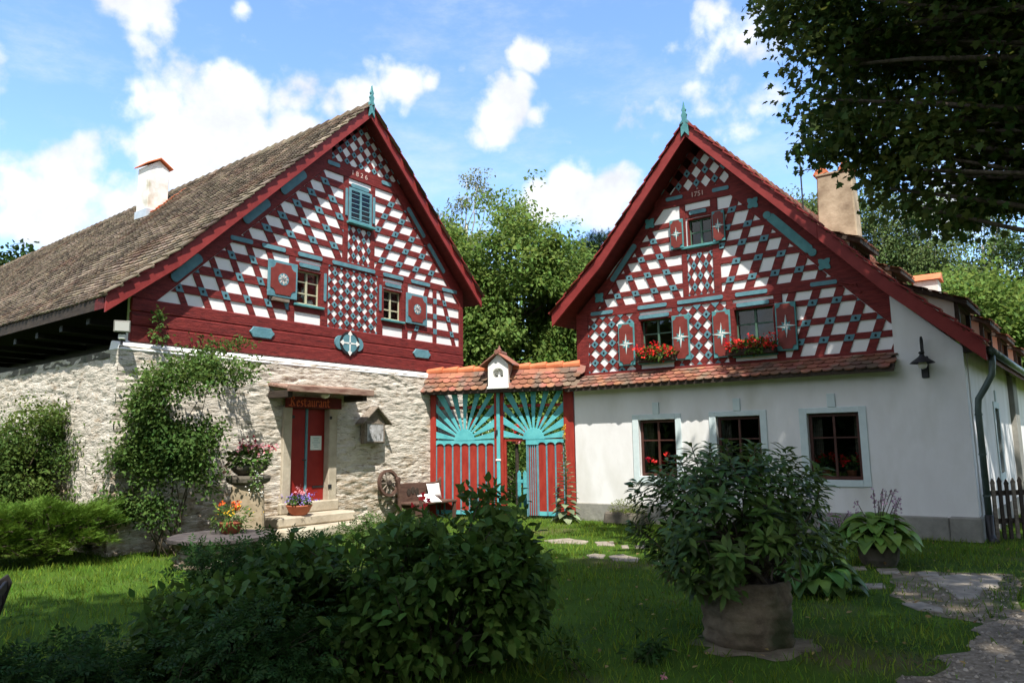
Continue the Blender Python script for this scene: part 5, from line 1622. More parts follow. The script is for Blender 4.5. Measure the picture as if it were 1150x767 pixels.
# flagstones
FL = []
def flagstone(pxs, label, group='flagstones set in the lawn', h=.014):
    pts = [ground_at(*p).to_2d()[:] for p in pxs]
    FL.append(pts)
    c = (sum(p[0] for p in pts) / len(pts), sum(p[1] for p in pts) / len(pts))
    q = smooth_poly([(x - c[0], y - c[1]) for x, y in pts], 3, .05)
    n = len(q)
    a = sum(q[i][0] * q[(i + 1) % n][1] - q[(i + 1) % n][0] * q[i][1] for i in range(n))
    if a < 0: q = q[::-1]
    mb = MB()
    vs = [(x, y, -.02) for x, y in q] + [(x, y, h + .006 * mnoise.noise((x * 4, y * 4, 2))) for x, y in q]
    mb.add(vs, [tuple(range(n, 2 * n))] + [(i, (i + 1) % n, n + (i + 1) % n, n + i) for i in range(n)])
    o = mb.build('flagstone', M['flag'], None, bevel=.008)
    o.location = (c[0], c[1], 0)
    tag(o, label, 'flagstone', group)
flagstone([(612, 607), (640, 605), (661, 608), (658, 611), (618, 610)], 'long thin flagstone nearest the leafy bush in the back row')
flagstone([(668, 609), (690, 608), (691, 613), (670, 613)], 'small square flagstone in the back row before the gateway')
flagstone([(697, 613), (706, 612), (707, 616), (698, 616)], 'tiny flagstone in the back row left of the rhododendron')
flagstone([(712, 613), (724, 612), (725, 616), (713, 616)], 'narrow flagstone at the right end of the back row beside the rhododendron')
flagstone([(658, 624), (668, 622), (681, 623), (678, 627), (662, 627)], 'grey flagstone at the left end of the front row')
flagstone([(684, 625), (700, 623), (719, 627), (716, 631), (688, 630)], 'wide pale flagstone in the middle of the front row')
flagstone([(730, 631), (741, 630), (744, 634), (732, 635)], 'small flagstone in the front row under the rhododendron edge')
flagstone([(956, 637), (972, 636), (974, 640), (958, 641)], 'small flagstone between the two hosta clumps')
flagstone([(984, 639), (1008, 638), (1012, 645), (988, 645)], 'rounded flagstone right behind the hosta pot')
flagstone([(1030, 643), (1052, 642), (1056, 648), (1032, 648)], 'narrow flagstone behind the large broken slab')
flagstone([(970, 656), (992, 655), (996, 661), (974, 662)], 'pale flagstone in the grass in front of the hosta pot')
flagstone([(1036, 650), (1080, 646), (1126, 648), (1122, 660), (1104, 664), (1098, 674), (1078, 675), (1060, 662)], 'largest flagstone, a broken slab near the gravel', h=.02)
flagstone([(1012, 678), (1035, 676), (1058, 683), (1060, 689), (1030, 686)], 'sunken brown flagstone between the large slab and the gravel')

# gravel stones
n = 9000
P = np.stack([RNG.uniform(2.6, 7.5, n), RNG.uniform(4.6, 8.6, n), np.full(n, .008)], 1)
keep = np.array([inside((p[0], p[1]), gp_) or (inside((p[0], p[1]), tr_p) and RNG.random() < .25) for p in P])
P = P[keep]
n = len(P)
T_PEB = ([(.5, 0, 0), (.2, .4, 0), (-.35, .35, 0), (-.5, -.1, 0), (0, -.45, 0), (.2, .05, .4), (-.15, 0, .42)], [(0, 1, 5), (1, 2, 6, 5), (2, 3, 6), (3, 4, 6), (4, 0, 5, 6)])
tag(leaf_mesh('gravel', 'pebble', *T_PEB, P, np.concatenate([RNG.normal(size=(n, 2)), np.zeros((n, 1))], 1), np.tile([0, 0, 1.0], (n, 1)), RNG.gamma(3, .007, n)), 'loose grey gravel stones at the path edge', 'gravel', kind='stuff')

# grass
def grass(n, xr, yr, hmin, hmax, name):
    P = np.stack([RNG.uniform(*xr, n), RNG.uniform(*yr, n), np.zeros(n)], 1)
    d = np.hypot(P[:, 0] - PC.x, P[:, 1] - PC.y + .1)
    keep = d > .40 + .14 * RNG.random(n)
    # inside the camera's fan only plus margin
    keep &= np.abs(P[:, 0]) < P[:, 1] * .78 + 1.0
    den = np.array([mnoise.noise((p[0] * .9, p[1] * .9, 4.2)) for p in P])
    keep &= RNG.random(n) < np.clip(1.0 + den * 1.1, .25, 1)
    P = P[keep]
    k = np.ones(len(P), bool)
    for i, p in enumerate(P):
        q = (p[0], p[1])
        if p[0] > 2.3 and inside(q, gp_): k[i] = RNG.random() < .04
        elif p[0] > 3.5 and inside(q, tr_p): k[i] = RNG.random() < .55
        elif inside(q, tr2_p): k[i] = RNG.random() < .6
        if k[i]:
            for f in FL:
                if inside(q, f): k[i] = RNG.random() < .10; break
    P = P[k]
    n = len(P)
    a = RNG.uniform(0, 2 * math.pi, n)
    up = np.stack([RNG.normal(size=n) * .35, RNG.normal(size=n) * .35, np.ones(n)], 1)
    nr = np.stack([np.cos(a), np.sin(a), np.zeros(n)], 1)
    s = RNG.uniform(hmin, hmax, n) * (1 + .5 * np.array([mnoise.noise((p[0] * 1.7, p[1] * 1.7, 8)) for p in P]))
    o = leaf_mesh(name, 'grass', *T_BLADE, P, up, nr, s)
    return tag(o, 'short green grass blades of the lawn', 'grass', kind='stuff')
grass(150000, (-11, 11), (4.2, 17.2), .035, .085, 'grass')

# fallen leaves and clover among the grass
n = 420
P = np.stack([RNG.uniform(-4, 8, n), RNG.uniform(4.8, 12.5, n), RNG.uniform(.03, .055, n)], 1)
tag(leaf_mesh('fallen_leaves', 'litter', *T_OVATE, P, rnd_dirs(n) * np.array([1, 1, .2]), np.tile([0, 0, 1.0], (n, 1)) + RNG.normal(size=(n, 3)) * .3, RNG.uniform(.03, .065, n)), 'scattered dry fallen leaves on the lawn', 'leaf litter', kind='stuff')
n = 9000
cx = RNG.uniform(-5, 7, 60); cy = RNG.uniform(4.8, 12, 60)
i = RNG.integers(0, 60, n)
P = np.stack([cx[i] + RNG.normal(size=n) * .25, cy[i] + RNG.normal(size=n) * .22, RNG.uniform(.015, .05, n)], 1)
P = P[np.hypot(P[:, 0] - PC.x, P[:, 1] - PC.y) > .6]
P = np.array([p for p in P if not (p[0] > 2.3 and inside((p[0], p[1]), gp_)) and not any(inside((p[0], p[1]), f) for f in FL)])
n = len(P)
tag(leaf_mesh('clover', 'herb', *T_OVATE, P, rnd_dirs(n) * np.array([1, 1, .2]), np.tile([0, 0, 1.0], (n, 1)) + RNG.normal(size=(n, 3)) * .25, RNG.uniform(.018, .035, n)), 'patches of clover and small weeds in the lawn', 'clover', kind='stuff')

# ================================================================== PLANTS
def shrub(name, loc, label, cat, group=None):
    return empty(name, loc, 0, label, cat, group)

# rhododendron
rh = shrub('rhododendron', (PC.x - .04, PC.y, .46), 'dark evergreen rhododendron with long leaves growing out of the round stone planter', 'shrub')
rg = np.random.default_rng(5)
st = MB()
tips = []
for i in range(16):
    a = rg.uniform(0, 2 * math.pi)
    e = rg.uniform(.25, 1.25)
    L = rg.uniform(.55, .95)
    p0 = Vector((rg.normal() * .10, rg.normal() * .1, 0))
    p1 = p0 + Vector((math.cos(a) * math.cos(e), math.sin(a) * math.cos(e), math.sin(e))) * L * .62
    limb(st, p0, p1, .024, .014, seed=i, wob=.12)
    for j in range(4):
        dd = Vector((rg.normal(), rg.normal(), rg.normal() * .5 + .35)).normalized()
        p2 = p1 + dd * L * .45
        limb(st, p1, p2, .013, .006, seed=i * 7 + j, n=4)
        tips.append(p2)
PR, DR = [], []
while len(PR) < 305:
    d = rg.normal(size=3)
    d /= np.linalg.norm(d)
    q = rg.random() ** .33
    p = np.array([0, 0, .54]) + d * np.array([.90, .80, .62]) * q
    hgt = 1 + .16 * mnoise.noise(Vector(d * 2.2))
    p = np.array([0, 0, .54]) + (p - np.array([0, 0, .54])) * hgt
    if p[2] < -.06 or (p[2] < .15 and q < .78): continue
    if q < .55 and rg.random() < .55: continue
    # open window low in the middle showing stems
    if abs(p[0] - .25) < .42 and .1 < p[2] < .45 and rg.random() < .65: continue
    if mnoise.noise(Vector(p * 2.6)) < -.06: continue
    PR.append(p)
    DR.append(d * .6 + np.array([0, 0, .75]))
PR, DR = np.array(PR), np.array(DR)
pos, tip, nrm, sc = [], [], [], []
for p, d in zip(PR, DR):
    d = d / np.linalg.norm(d)
    x = np.cross(d, [.3, .2, .9]); x /= np.linalg.norm(x)
    y = np.cross(d, x)
    m = rg.integers(11, 17)
    for k in range(m):
        a = 2.4 * k + rg.normal() * .2
        r = x * math.cos(a) + y * math.sin(a)
        up = .75 - k * .075
        pos.append(p - d * .012 * k + r * .008)
        tip.append(r + d * up + np.array([0, 0, -.12]))
        nrm.append(d + r * -.2)
        sc.append(rg.uniform(.09, .14))
T_RHODO = ([(0, 0, 0), (.11, .25, .03), (.17, .6, .02), (0, 1, -.16), (-.17, .6, .02), (-.11, .25, .03), (0, .55, -.03)], T_LANCE[1])
leaf_mesh('foliage', 'rhodo', *T_RHODO, np.array(pos), np.array(tip), np.array(nrm), np.array(sc), rh)
tw = st
for p in PR[::3]:
    near = min(tips, key=lambda t: (t - Vector(p)).length)
    tw.tube([near, (near + Vector(p)) / 2 + Vector((0, 0, -.02)), p], [.006, .005, .004], n=5)
tw.build('branch', M['twig'], rh, smooth=True)

# hostas
def hosta(loc, r, n, mat, label, flowers=False, pot=False, seed=0):
    t = shrub('hosta', loc, label, 'hosta', 'hosta clumps by the white house')
    g = np.random.default_rng(seed)
    tv, tf = [], []
    rows = 6
    for i in range(rows + 1):
        s = i / rows
        w = .36 * math.sin(math.pi * min(1, s * .92 + .06)) ** .7 * (1 - .25 * s)
        z = .42 * s - .75 * s * s
        for k, x in enumerate((-w, 0, w)):
            tv.append((x, s * (1 - .12 * s), z + abs(x) * .22))
    for i in range(rows):
        for k in range(2):
            a = i * 3 + k
            tf.append((a, a + 1, a + 4, a + 3))
    pos, tip, nr, sc = [], [], [], []
    z0 = .24 if pot else 0.05
    for k in range(n):
        a = 2.4 * k + g.normal() * .25
        q = math.sqrt((k + .5) / n)
        d = np.array([math.cos(a), math.sin(a), 0])
        pos.append(d * r * .62 * q + np.array([0, 0, z0 + r * (.62 - .5 * q * q) + g.normal() * .02]))
        tip.append(d * (.55 + q) + np.array([0, 0, .55 - .75 * q]))
        nr.append(np.array([0, 0, 1.0]) + d * .3 + g.normal(size=3) * .12)
        sc.append(r * g.uniform(.42, .6))
    leaf_mesh('leaves', mat, tv, tf, np.array(pos), np.array(tip), np.array(nr), np.array(sc), t, smooth=True)
    mb = MB()
    for p in pos[::2]:
        mb.tube([(p[0] * .15, p[1] * .15, z0), (p[0] * .6, p[1] * .6, p[2] * .85), tuple(p)], [.008, .006, .004], n=5)
    mb.build('stems', M['hostad'], t)
    if pot:
        MB().lathe([(.20, 0), (.24, .08), (.26, .22), (.24, .24), (.2, .2)], 18, jit=.05).build('pot', M['greystone'], t)
    if flowers:
        mb = MB()
        fp = []
        for k in range(13):
            a = g.uniform(0, 6.28)
            b = g.uniform(.1, .5) * r
            h = z0 + r * g.uniform(.95, 1.35)
            top = (math.cos(a) * (b + .12), math.sin(a) * (b + .12), h)
            mb.tube([(math.cos(a) * b * .4, math.sin(a) * b * .4, z0 + .1), (math.cos(a) * b, math.sin(a) * b, h * .7), top], .005, n=5)
            for q in range(6):
                fp.append((top[0], top[1], h - q * .03))
        mb.build('flower_stalk', M['twig'], t)
        flower_heads('mauve_blossoms', 'fl_mauve', fp, .035, t, per=2, spread=.012)
    return t
h1 = ground_at(988, 634)
hosta(h1, .54, 105, 'hosta', 'bright green hosta with mauve flower stalks in a stone pot before the white wall', True, True, 3)
h2 = ground_at(916, 664)
hosta(h2, .50, 80, 'hostad', 'darker green hosta on the lawn just right of the stone planter', False, False, 4)
h3 = ground_at(945, 612)
hosta(h3, .36, 40, 'hostad', 'dark hosta clump against the plinth behind the rhododendron', True, False, 6)

# mullein by the gate
mu = shrub('mullein', ground_at(636, 587), 'tall mullein with grey green leaves and a yellow tipped spike beside the gateway', 'plant')
g = np.random.default_rng(9)
MB().tube([(0, 0, 0), (.02, 0, 1.0), (.0, 0, 2.0)], [.022, .016, .008], n=7).build('stalk', M['mullein'], mu)
pos, tip, nr, sc = [], [], [], []
for k in range(54):
    h = .12 + 1.15 * (k / 54) ** 1.1
    a = 2.4 * k
    d = np.array([math.cos(a), math.sin(a), 0])
    pos.append(d * .02 + np.array([0, 0, h]))
    tip.append(d + np.array([0, 0, .35 - .9 * (1 - k / 54) + .1]))
    nr.append(np.array([0, 0, 1.0]) + d * .2)
    sc.append(.36 * (1 - .6 * k / 54))
leaf_mesh('leaves', 'mullein', *T_OVATE, np.array(pos), np.array(tip), np.array(nr), np.array(sc), mu)
fp = [(g.normal() * .012, g.normal() * .012, z) for z in np.arange(1.3, 1.75, .03)]
leaf_mesh('buds', 'mullein', *T_OVATE, np.array(fp * 4), rnd_dirs(len(fp) * 4), np.tile([0, 0, 1.0], (len(fp) * 4, 1)), np.full(len(fp) * 4, .06), mu)
flower_heads('yellow_blossoms', 'fl_yellow', [(g.normal() * .01, g.normal() * .012, z) for z in np.arange(1.75, 2.02, .02)], .035, mu, per=4, spread=.012)

# junipers
def juniper(loc, rx, ry, rz, n, label, seed):
    t = shrub('juniper', loc, label, 'juniper', 'spreading junipers by the stone wall')
    g = np.random.default_rng(seed)
    mb = MB()
    P, D = [], []
    nb = 70
    for b in range(nb):
        a = g.uniform(0, 2 * math.pi)
        e = g.uniform(.12, .95)
        L = g.uniform(.75, 1.05)
        end = np.array([math.cos(a) * rx * math.cos(e * .7) * L, math.sin(a) * ry * math.cos(e * .7) * L, .12 + rz * math.sin(e) * L * 1.1])
        limb(mb, (0, 0, .05), Vector(end * .9), .03, .008, sag=-.9, seed=b + seed, wob=.15)
        m = n // nb
        tt = g.random(m) ** .5
        base = np.outer(tt, end)
        base[:, 2] += .28 * rz * np.sin(tt * math.pi)
        dd = end / np.linalg.norm(end)
        sd_ = np.cross(dd, [0, 0, 1.0])
        lat = g.normal(size=m) * .13 * (1.25 - .8 * tt)
        base += np.outer(lat, sd_) + g.normal(size=(m, 3)) * np.array([.03, .03, .035])
        base[:, 2] -= np.abs(lat) * .35
        P.append(base)
        D.append(dd * .8 + np.outer(np.sign(lat) * .7, sd_) + g.normal(size=(m, 3)) * .3 + np.array([0, 0, .1 - .2]) )
    P, D = np.concatenate(P), np.concatenate(D)
    P[:, 2] = np.maximum(P[:, 2], .03)
    nr = np.array([0, 0, 1.0]) + g.normal(size=P.shape) * .35
    leaf_mesh('foliage', 'juniper', *T_SPRAY, P, D, nr, g.uniform(.05, .115, len(P)), t)
    mb.build('branch', M['twig'], t)
    return t
j = at(52, 610, 10.9); juniper((j.x, j.y, 0), 1.05, .95, .95, 15000, 'large bright green spreading juniper at the left edge of the lawn', 1)
j = at(-20, 610, 10.6); juniper((j.x, j.y, 0), 1.0, .9, .9, 10000, 'dense juniper cut by the left edge of the photo', 2)
j = at(108, 600, 12.0); juniper((j.x, j.y, 0), .62, .6, .72, 6000, 'smaller dark juniper tucked against the stone wall corner', 3)

# generic clumped shrub: stems, foliage
def leafy(name, loc, ells, nclump, per, cr, tmpl, mat, size, label, cat, stems=8, seed=0, shell=.5, gap=.35, gscale=1.6, droop=.25, group=None, flat=.8, stem_mat='twig', r0=.02, base=None):
    t = shrub(name, loc, label, cat, group)
    g = np.random.default_rng(seed)
    P, D = ell_clumps(ells, nclump, g, shell, gap, seed, gscale)
    P[:, 2] = np.maximum(P[:, 2], .06)
    pos, tip, nrm = leaves_from_clumps(P, D, per, cr, g, droop, flat)
    leaf_mesh('foliage', mat, *tmpl, pos, tip, nrm, size * g.uniform(.65, 1.25, len(pos)), t)
    mb = MB()
    idx = g.choice(len(P), min(stems, len(P)), replace=False)
    for i, k in enumerate(idx):
        b = base if base is not None else Vector((g.normal() * .12, g.normal() * .1, 0))
        limb(mb, b, Vector(P[k]), r0, r0 * .3, seed=seed + i, wob=.14)
    mb.build('branch', M[stem_mat], t, smooth=True)
    return t
# dark bush in the foreground
leafy('rose_bush', (-.68, 5.6, 0), [((.38, .1, .62), (.48, .6, .52)), ((-.1, .1, .54), (.65, .6, .48)), ((-.8, 0, .45), (.65, .55, .42)), ((-1.45, 0, .28), (.55, .5, .3)), ((.55, 0, .48), (.26, .5, .40)), ((.48, .2, 1.02), (.2, .25, .2))],
      700, 16, .10, T_OVATE, 'bush', .09, 'large dark leafy bush in the middle foreground of the lawn', 'bush', stems=60, seed=21, shell=.5, gap=.36, gscale=2.2, r0=.012)
flower_heads('rose_flower', 'fl_red', [(.02, -.1, 1.2)], .05, bpy.data.objects['rose_bush'], per=8, spread=.02)
leafy('border_plant', (-2.15, 4.75, 0), [((0, 0, .2), (.75, .5, .24)), ((-.7, .1, .15), (.6, .45, .18)), ((.55, .15, .28), (.45, .4, .28))], 210, 13, .09, T_PINNATE, 'herb', .10,
      'low green border plants at the bottom left in front of the bush', 'plant', stems=26, seed=22, shell=.4, gap=.25, gscale=2.5, r0=.007)
leafy('border_plant', (-3.3, 4.6, 0), [((0, 0, .14), (.6, .45, .17))], 90, 12, .09, T_PINNATE, 'herb', .10, 'sparse low green plants in the bottom left corner near the garden chair', 'plant', stems=14, seed=23, shell=.4, gap=.25, gscale=2.5, r0=.007)
leafy('peony_plant', (-3.2, 8.5, 0), [((0, 0, .24), (.6, .5, .28)), ((.7, -.2, .3), (.6, .5, .33))], 170, 12, .11, T_PINNATE, 'herb', .13, 'leafy green perennial in front of the round stone table', 'plant', stems=20, seed=24, shell=.4, gap=.3, gscale=2, r0=.008)
leafy('peony_plant', (-2.0, 12.0, 0), [((0, 0, .2), (.8, .5, .22))], 100, 12, .11, T_PINNATE, 'creeper', .11, 'sunlit green perennial by the door steps below the wagon wheel', 'plant', stems=14, seed=26, shell=.4, gap=.3, gscale=2, r0=.008)
# sprigs on the lawn
leafy('lawn_weed', (.95, 5.75, 0), [((0, 0, .08), (.16, .14, .09))], 14, 10, .04, T_LANCE, 'herb', .09, 'small dark weed sprouting in the lawn near the bottom', 'plant', stems=5, seed=31, r0=.004)
leafy('lawn_weed', (.35, 5.45, 0), [((0, 0, .12), (.12, .12, .14))], 10, 8, .05, T_LANCE, 'bush', .09, 'thin upright weed beside the foreground bush', 'plant', stems=6, seed=32, r0=.004)
pk = empty('fallen_petal', ground_at(745, 762, .01), 0, 'single pink petal lying on the dark lawn', 'petal')
flower_heads('petal', 'fl_pink', [(0, 0, .02)], .035, pk, per=4, spread=.008)

# climbing shrub at the house corner and shrub by the side wall
c = on(LH, -6.75, -.75, 0)
leafy('climbing_shrub', (c.x, c.y, 0), [((.05, .0, 2.35), (.85, .55, .62)), ((.2, -.1, 1.8), (.46, .4, .55)), ((-.6, .1, 1.25), (.45, .4, 1.0)), ((.1, .1, 1.15), (.5, .4, .4)), ((-.25, .1, .7), (.55, .35, .5)), ((.35, .3, 2.85), (.75, .35, .25))],
      900, 22, .13, T_OVATE, 'creeper', .062, 'tall airy climbing shrub growing up the sunlit stone wall corner', 'shrub', stems=11, seed=41, shell=.35, gap=.42, gscale=1.5, r0=.013)
c = on(LH, -6.75, .02, 3.35)
leafy('wall_top_sprig', c, [((.05, 0, .25), (.12, .12, .30))], 16, 8, .05, T_OVATE, 'creeper', .075, 'small leafy sprig rising from the top of the stone wall', 'plant', stems=3, seed=43, r0=.006)
c = on(LH, -5.9, -.05, 3.28)
leafy('wall_creeper', c, [((0, 0, .08), (.9, .2, .16))], 60, 10, .07, T_OVATE, 'creeper', .06, 'low creeper trailing along the ledge below the red beam', 'creeper', stems=8, seed=44, r0=.005)
c = at(75, 560, 12.8)
leafy('wall_shrub', (c.x, c.y, 0), [((.1, 0, 1.5), (1.05, .7, .95)), ((-.8, 0, 1.5), (.8, .7, .85)), ((.95, .1, 1.1), (.6, .5, .75))], 1000, 22, .14, T_OVATE, 'wallshrub', .06, 'airy light green deciduous shrub before the stone side wall', 'shrub', stems=40, seed=45, shell=.3, gap=.45, gscale=1.4, r0=.02)
c = at(10, 560, 12.3)
leafy('wall_shrub', (c.x, c.y, 0), [((-.2, 0, 1.2), (.9, .7, .85)), ((-.9, .3, 1.4), (.9, .7, .85))], 460, 22, .14, T_OVATE, 'wallshrub', .06, 'airy shrub at the far left behind the junipers', 'shrub', stems=26, seed=46, shell=.3, gap=.42, gscale=1.4, r0=.02)
# courtyard greenery behind the gate
c = at(585, 500, 22)
leafy('courtyard_shrub', (c.x, c.y, 0), [((0, 0, 1.0), (1.5, 1.0, 1.1)), ((-1.8, .5, 1.2), (1.5, 1.0, 1.3)), ((1.2, .5, 1.3), (1.2, 1, 1.3))], 420, 16, .2, T_OVATE, 'walnut', .12, 'green shrub in the courtyard seen through the open gateway', 'shrub', stems=20, seed=51, shell=.5, gap=.3, gscale=.9, r0=.03)
c = at(580, 470, 20.5)
t = empty('courtyard_geranium', (c.x, c.y, 0), 0, 'pot of red and pink flowers on a post in the courtyard seen through the doorway', 'flower pot')
MB().tube([(0, 0, 0), (0, 0, 1.65)], .05).build('post', M['darkwood'], t)
MB().lathe([(.12, 1.65), (.17, 1.85), (.14, 1.84)], 14).build('pot', M['terracotta'], t)
foliage_ball('foliage', 'creeper', (0, 0, 1.98), (.3, .2, .2), 300, .09, t)
flower_heads('red_blossoms', 'fl_red', [(random.gauss(0, .18), -.15, 2.02 + random.gauss(0, .1)) for _ in range(12)], .07, t)
flower_heads('pink_blossoms', 'fl_pink', [(random.gauss(.1, .12), -.15, 1.9 + random.gauss(0, .08)) for _ in range(8)], .07, t)

# ================================================================== TREES
def tree(name, loc, ells, nclump, per, cr, tmpl, mat, size, label, trunk_r, seed, shell=.6, gap=.3, gscale=.5, droop=.3, bark='trunk', branches=26, group='trees beyond the houses', th=None, flat=.7, lean=(0, 0)):
    t = empty(name, loc, 0, label, 'tree', group)
    g = np.random.default_rng(seed)
    P, D = ell_clumps(ells, nclump, g, shell, gap, seed, gscale)
    pos, tip, nrm = leaves_from_clumps(P, D, per, cr, g, droop, flat)
    leaf_mesh('crown', mat, *tmpl, pos, tip, nrm, size * g.uniform(.65, 1.3, len(pos)), t)
    zc = th or max(e[0][2] for e in ells)
    mb = MB()
    top = Vector((lean[0], lean[1], zc))
    tp_ = limb(mb, (0, 0, -.1), top, trunk_r, trunk_r * .3, seed=seed, wob=.03, n=9)
    mb.build('trunk', M[bark], t, smooth=True)
    mb = MB()
    idx = g.choice(len(P), min(branches, len(P)), replace=False)
    for i, k in enumerate(idx):
        p = Vector(P[k])
        f = min(.95, max(.3, (p.z / zc) * .75))
        b = Vector((0, 0, 0)).lerp(top, f)
        limb(mb, b, p, trunk_r * .28, .015, seed=seed * 3 + i, wob=.12)
    mb.build('branch', M[bark], t, smooth=True)
    return t
# bright tree between the gables
c = at(572, 480, 27.5)
tree('broadleaf_tree', (c.x, c.y, 0), [((0, 0, 6.6), (2.9, 2.7, 4.2)), ((-1.7, -.3, 5.2), (2.2, 2.2, 3.0)), ((1.7, .2, 5.4), (2.3, 2.2, 2.6)), ((.3, -.8, 3.2), (2.8, 2.2, 2.2)), ((2.7, .3, 4.4), (1.6, 1.6, 2.6)), ((2.3, 0, 6.9), (1.5, 2, 2.7)), ((-2.2, 0, 7.3), (1.5, 2, 2.7)), ((-2.8, .3, 3.6), (1.6, 1.6, 2.4))],
     3900, 32, .27, T_OVATE, 'walnut', .165, 'bright green broadleaf tree between the two gables behind the gateway', .28, 61, shell=.72, gap=.26, gscale=.55, droop=.75)
c = at(525, 480, 44)
tree('birch_tree', (c.x, c.y, 0), [((-1.6, 0, 13.2), (1.6, 1.6, 3.2)), ((.4, 0, 15.2), (1.5, 1.5, 3.2)), ((2.4, 0, 13.4), (1.4, 1.4, 3.0)), ((-2.6, .5, 11), (1.6, 1.5, 2.6))], 340, 26, .30, T_OVATE, 'birchleaf2', .17,
     'sparse pale birch rising behind the bright broadleaf tree', .2, 62, shell=.3, gap=.5, gscale=.5, droop=1.3, bark='birchbark', branches=50)
c = at(678, 480, 47)
tree('pine_tree', (c.x, c.y, 0), [((0, 0, 13.8), (1.5, 1.5, 1.5)), ((-1.3, 0, 12.0), (1.6, 1.5, 1.1)), ((1.5, 0, 12.4), (1.7, 1.5, 1.2)), ((.2, 0, 10.6), (2.6, 2, 1.0))], 190, 26, .38, T_SPRAY, 'pine', .55,
     'dark pine showing beside the left roof edge of the white house', .25, 63, shell=.3, gap=.42, gscale=.7, droop=-.3, flat=.35)
c = at(28, 480, 40)
tree('broadleaf_tree', (c.x - 1.5, c.y, 0), [((0, 0, 9.6), (3.2, 3, 3.0)), ((-3, 0, 9.0), (3, 3, 2.8)), ((2.2, 0, 8.9), (1.8, 2, 2.0))], 420, 24, .4, T_OVATE, 'darkleaf', .30, 'round dark green tree behind the far end of the left roof', .3, 64, shell=.75, gap=.2)
for (px, Y, h, label, mt_, sd, wd) in ((930, 33, 13.6, 'slender birch rising just left of the buff chimney', 'birchleaf', 71, 1.5), (1000, 36, 15.2, 'tall feathery birch right of the buff chimney', 'birchleaf', 72, 1.9), (1062, 34, 13.6, 'leafy birch behind the small white chimney', 'birchleaf', 73, 2.1), (1125, 38, 14.8, 'tall birch behind the row of dormers near the photo edge', 'birchleaf', 74, 2.2)):
    c = at(px, 480, Y)
    tree('birch_tree', (c.x, c.y, 0), [((0, 0, h * .80), (wd * .8, wd * .8, h * .2)), ((.4, 0, h * .6), (wd * 1.15, wd, h * .22)), ((-.5, 0, h * .42), (wd * 1.3, wd, h * .22))], 950, 32, .33, T_OVATE, mt_, .135, label, .17, sd, shell=.4, gap=.38, gscale=.55, droop=1.2, bark='birchbark', branches=40)
for (px, Y, h, label, mt_, sd, wd) in ((965, 44, 13.0, 'dark broadleaf tree filling the gap between the birches', 'darkleaf', 81, 3.2), (1040, 46, 13.5, 'dense green tree behind the birches above the dormers', 'walnut', 82, 3.4), (1105, 30, 9.0, 'rounded green tree above the lowest dormers', 'walnut', 83, 2.6), (1180, 36, 12.5, 'dark tree at the right edge behind the dormers', 'darkleaf', 84, 3.5)):
    c = at(px, 480, Y)
    tree('broadleaf_tree', (c.x, c.y, 0), [((0, 0, h * .72), (wd * .8, wd * .8, h * .26)), ((.8, 0, h * .5), (wd, wd, h * .3)), ((-1, .2, h * .42), (wd, wd, h * .28))], 1000, 32, .4, T_OVATE, mt_, .20, label, .25, sd, shell=.65, gap=.2, gscale=.5)

# the maple whose boughs hang into the picture at upper right, trunk outside the frame
MAP = (10.2, 6.2)
def w2(px, py, Y):
    p = at(px, py, Y)
    return (p.x - MAP[0], p.y - MAP[1], p.z)
ells = [(w2(1085, 60, 8.6), (1.55, 1.3, 1.35)), (w2(955, 75, 8.9), (.85, .9, .85)), (w2(905, 25, 9.0), (.62, .8, .75)), (w2(925, 155, 8.7), (.50, .6, .28)), (w2(1075, 190, 8.3), (.9, .9, .62)), (w2(1130, 225, 8.0), (.75, .9, .45)), (w2(1000, 165, 8.5), (.6, .7, .42)),
        (w2(1060, -120, 8.6), (2.0, 1.8, 1.4)), (w2(920, -70, 9.0), (.9, 1.2, .8)), (w2(1220, 60, 8.0), (1.5, 1.6, 1.8))]
tree('maple_tree', (MAP[0], MAP[1], 0), ells, 1150, 30, .20, T_MAPLE, 'maple', .088, 'dark maple with boughs hanging into the upper right of the picture', .38, 91, shell=.35, gap=.30, gscale=1.1, droop=.8, branches=170, group=None, th=8.5, flat=.55)
big = [((-5.4, 1.1, 9.8), (2.6, 2.3, 1.9)), ((-1.0, 1.5, 10.2), (4.4, 3.6, 2.6)), ((-3.8, 0, 9.4), (3.0, 3.0, 1.8)), ((2.5, .5, 9.5), (3.5, 4, 3.2)), ((-.5, -3.2, 9.0), (4.0, 3, 2.6))]
def crown_part(t, ells, n, per, cr, tmpl, mat, size, seed, shell=.4, gap=.3, gscale=.6):
    g = np.random.default_rng(seed)
    P, D = ell_clumps(ells, n, g, shell, gap, seed, gscale)
    pos, tip, nrm = leaves_from_clumps(P, D, per, cr, g, .4, .6)
    leaf_mesh('crown', mat, *tmpl, pos, tip, nrm, size * g.uniform(.7, 1.3, len(pos)), t)
crown_part(bpy.data.objects['maple_tree'], big, 1050, 14, .34, T_DIAMOND, 'maple', .34, 92, gap=.26)
# the tree the photographer stands under
tree('maple_tree', (-2.2, -5.5, 0), [((3.4, 4.1, 15), (3.4, 2.9, 2.2)), ((-.1, 2.1, 14.6), (3.8, 3.0, 2.4)), ((5.9, 4.6, 15.2), (2.9, 2.7, 2.0)), ((7.2, 2.1, 14.6), (3.0, 2.8, 2.2)), ((1.5, -1.0, 14), (4.5, 3.5, 3.0))], 1500, 16, .36, T_DIAMOND, 'maple', .36, 'large maple standing behind the photographer and shading the lawn', .4, 95, shell=.3, gap=.28, gscale=.6, group=None, branches=30)

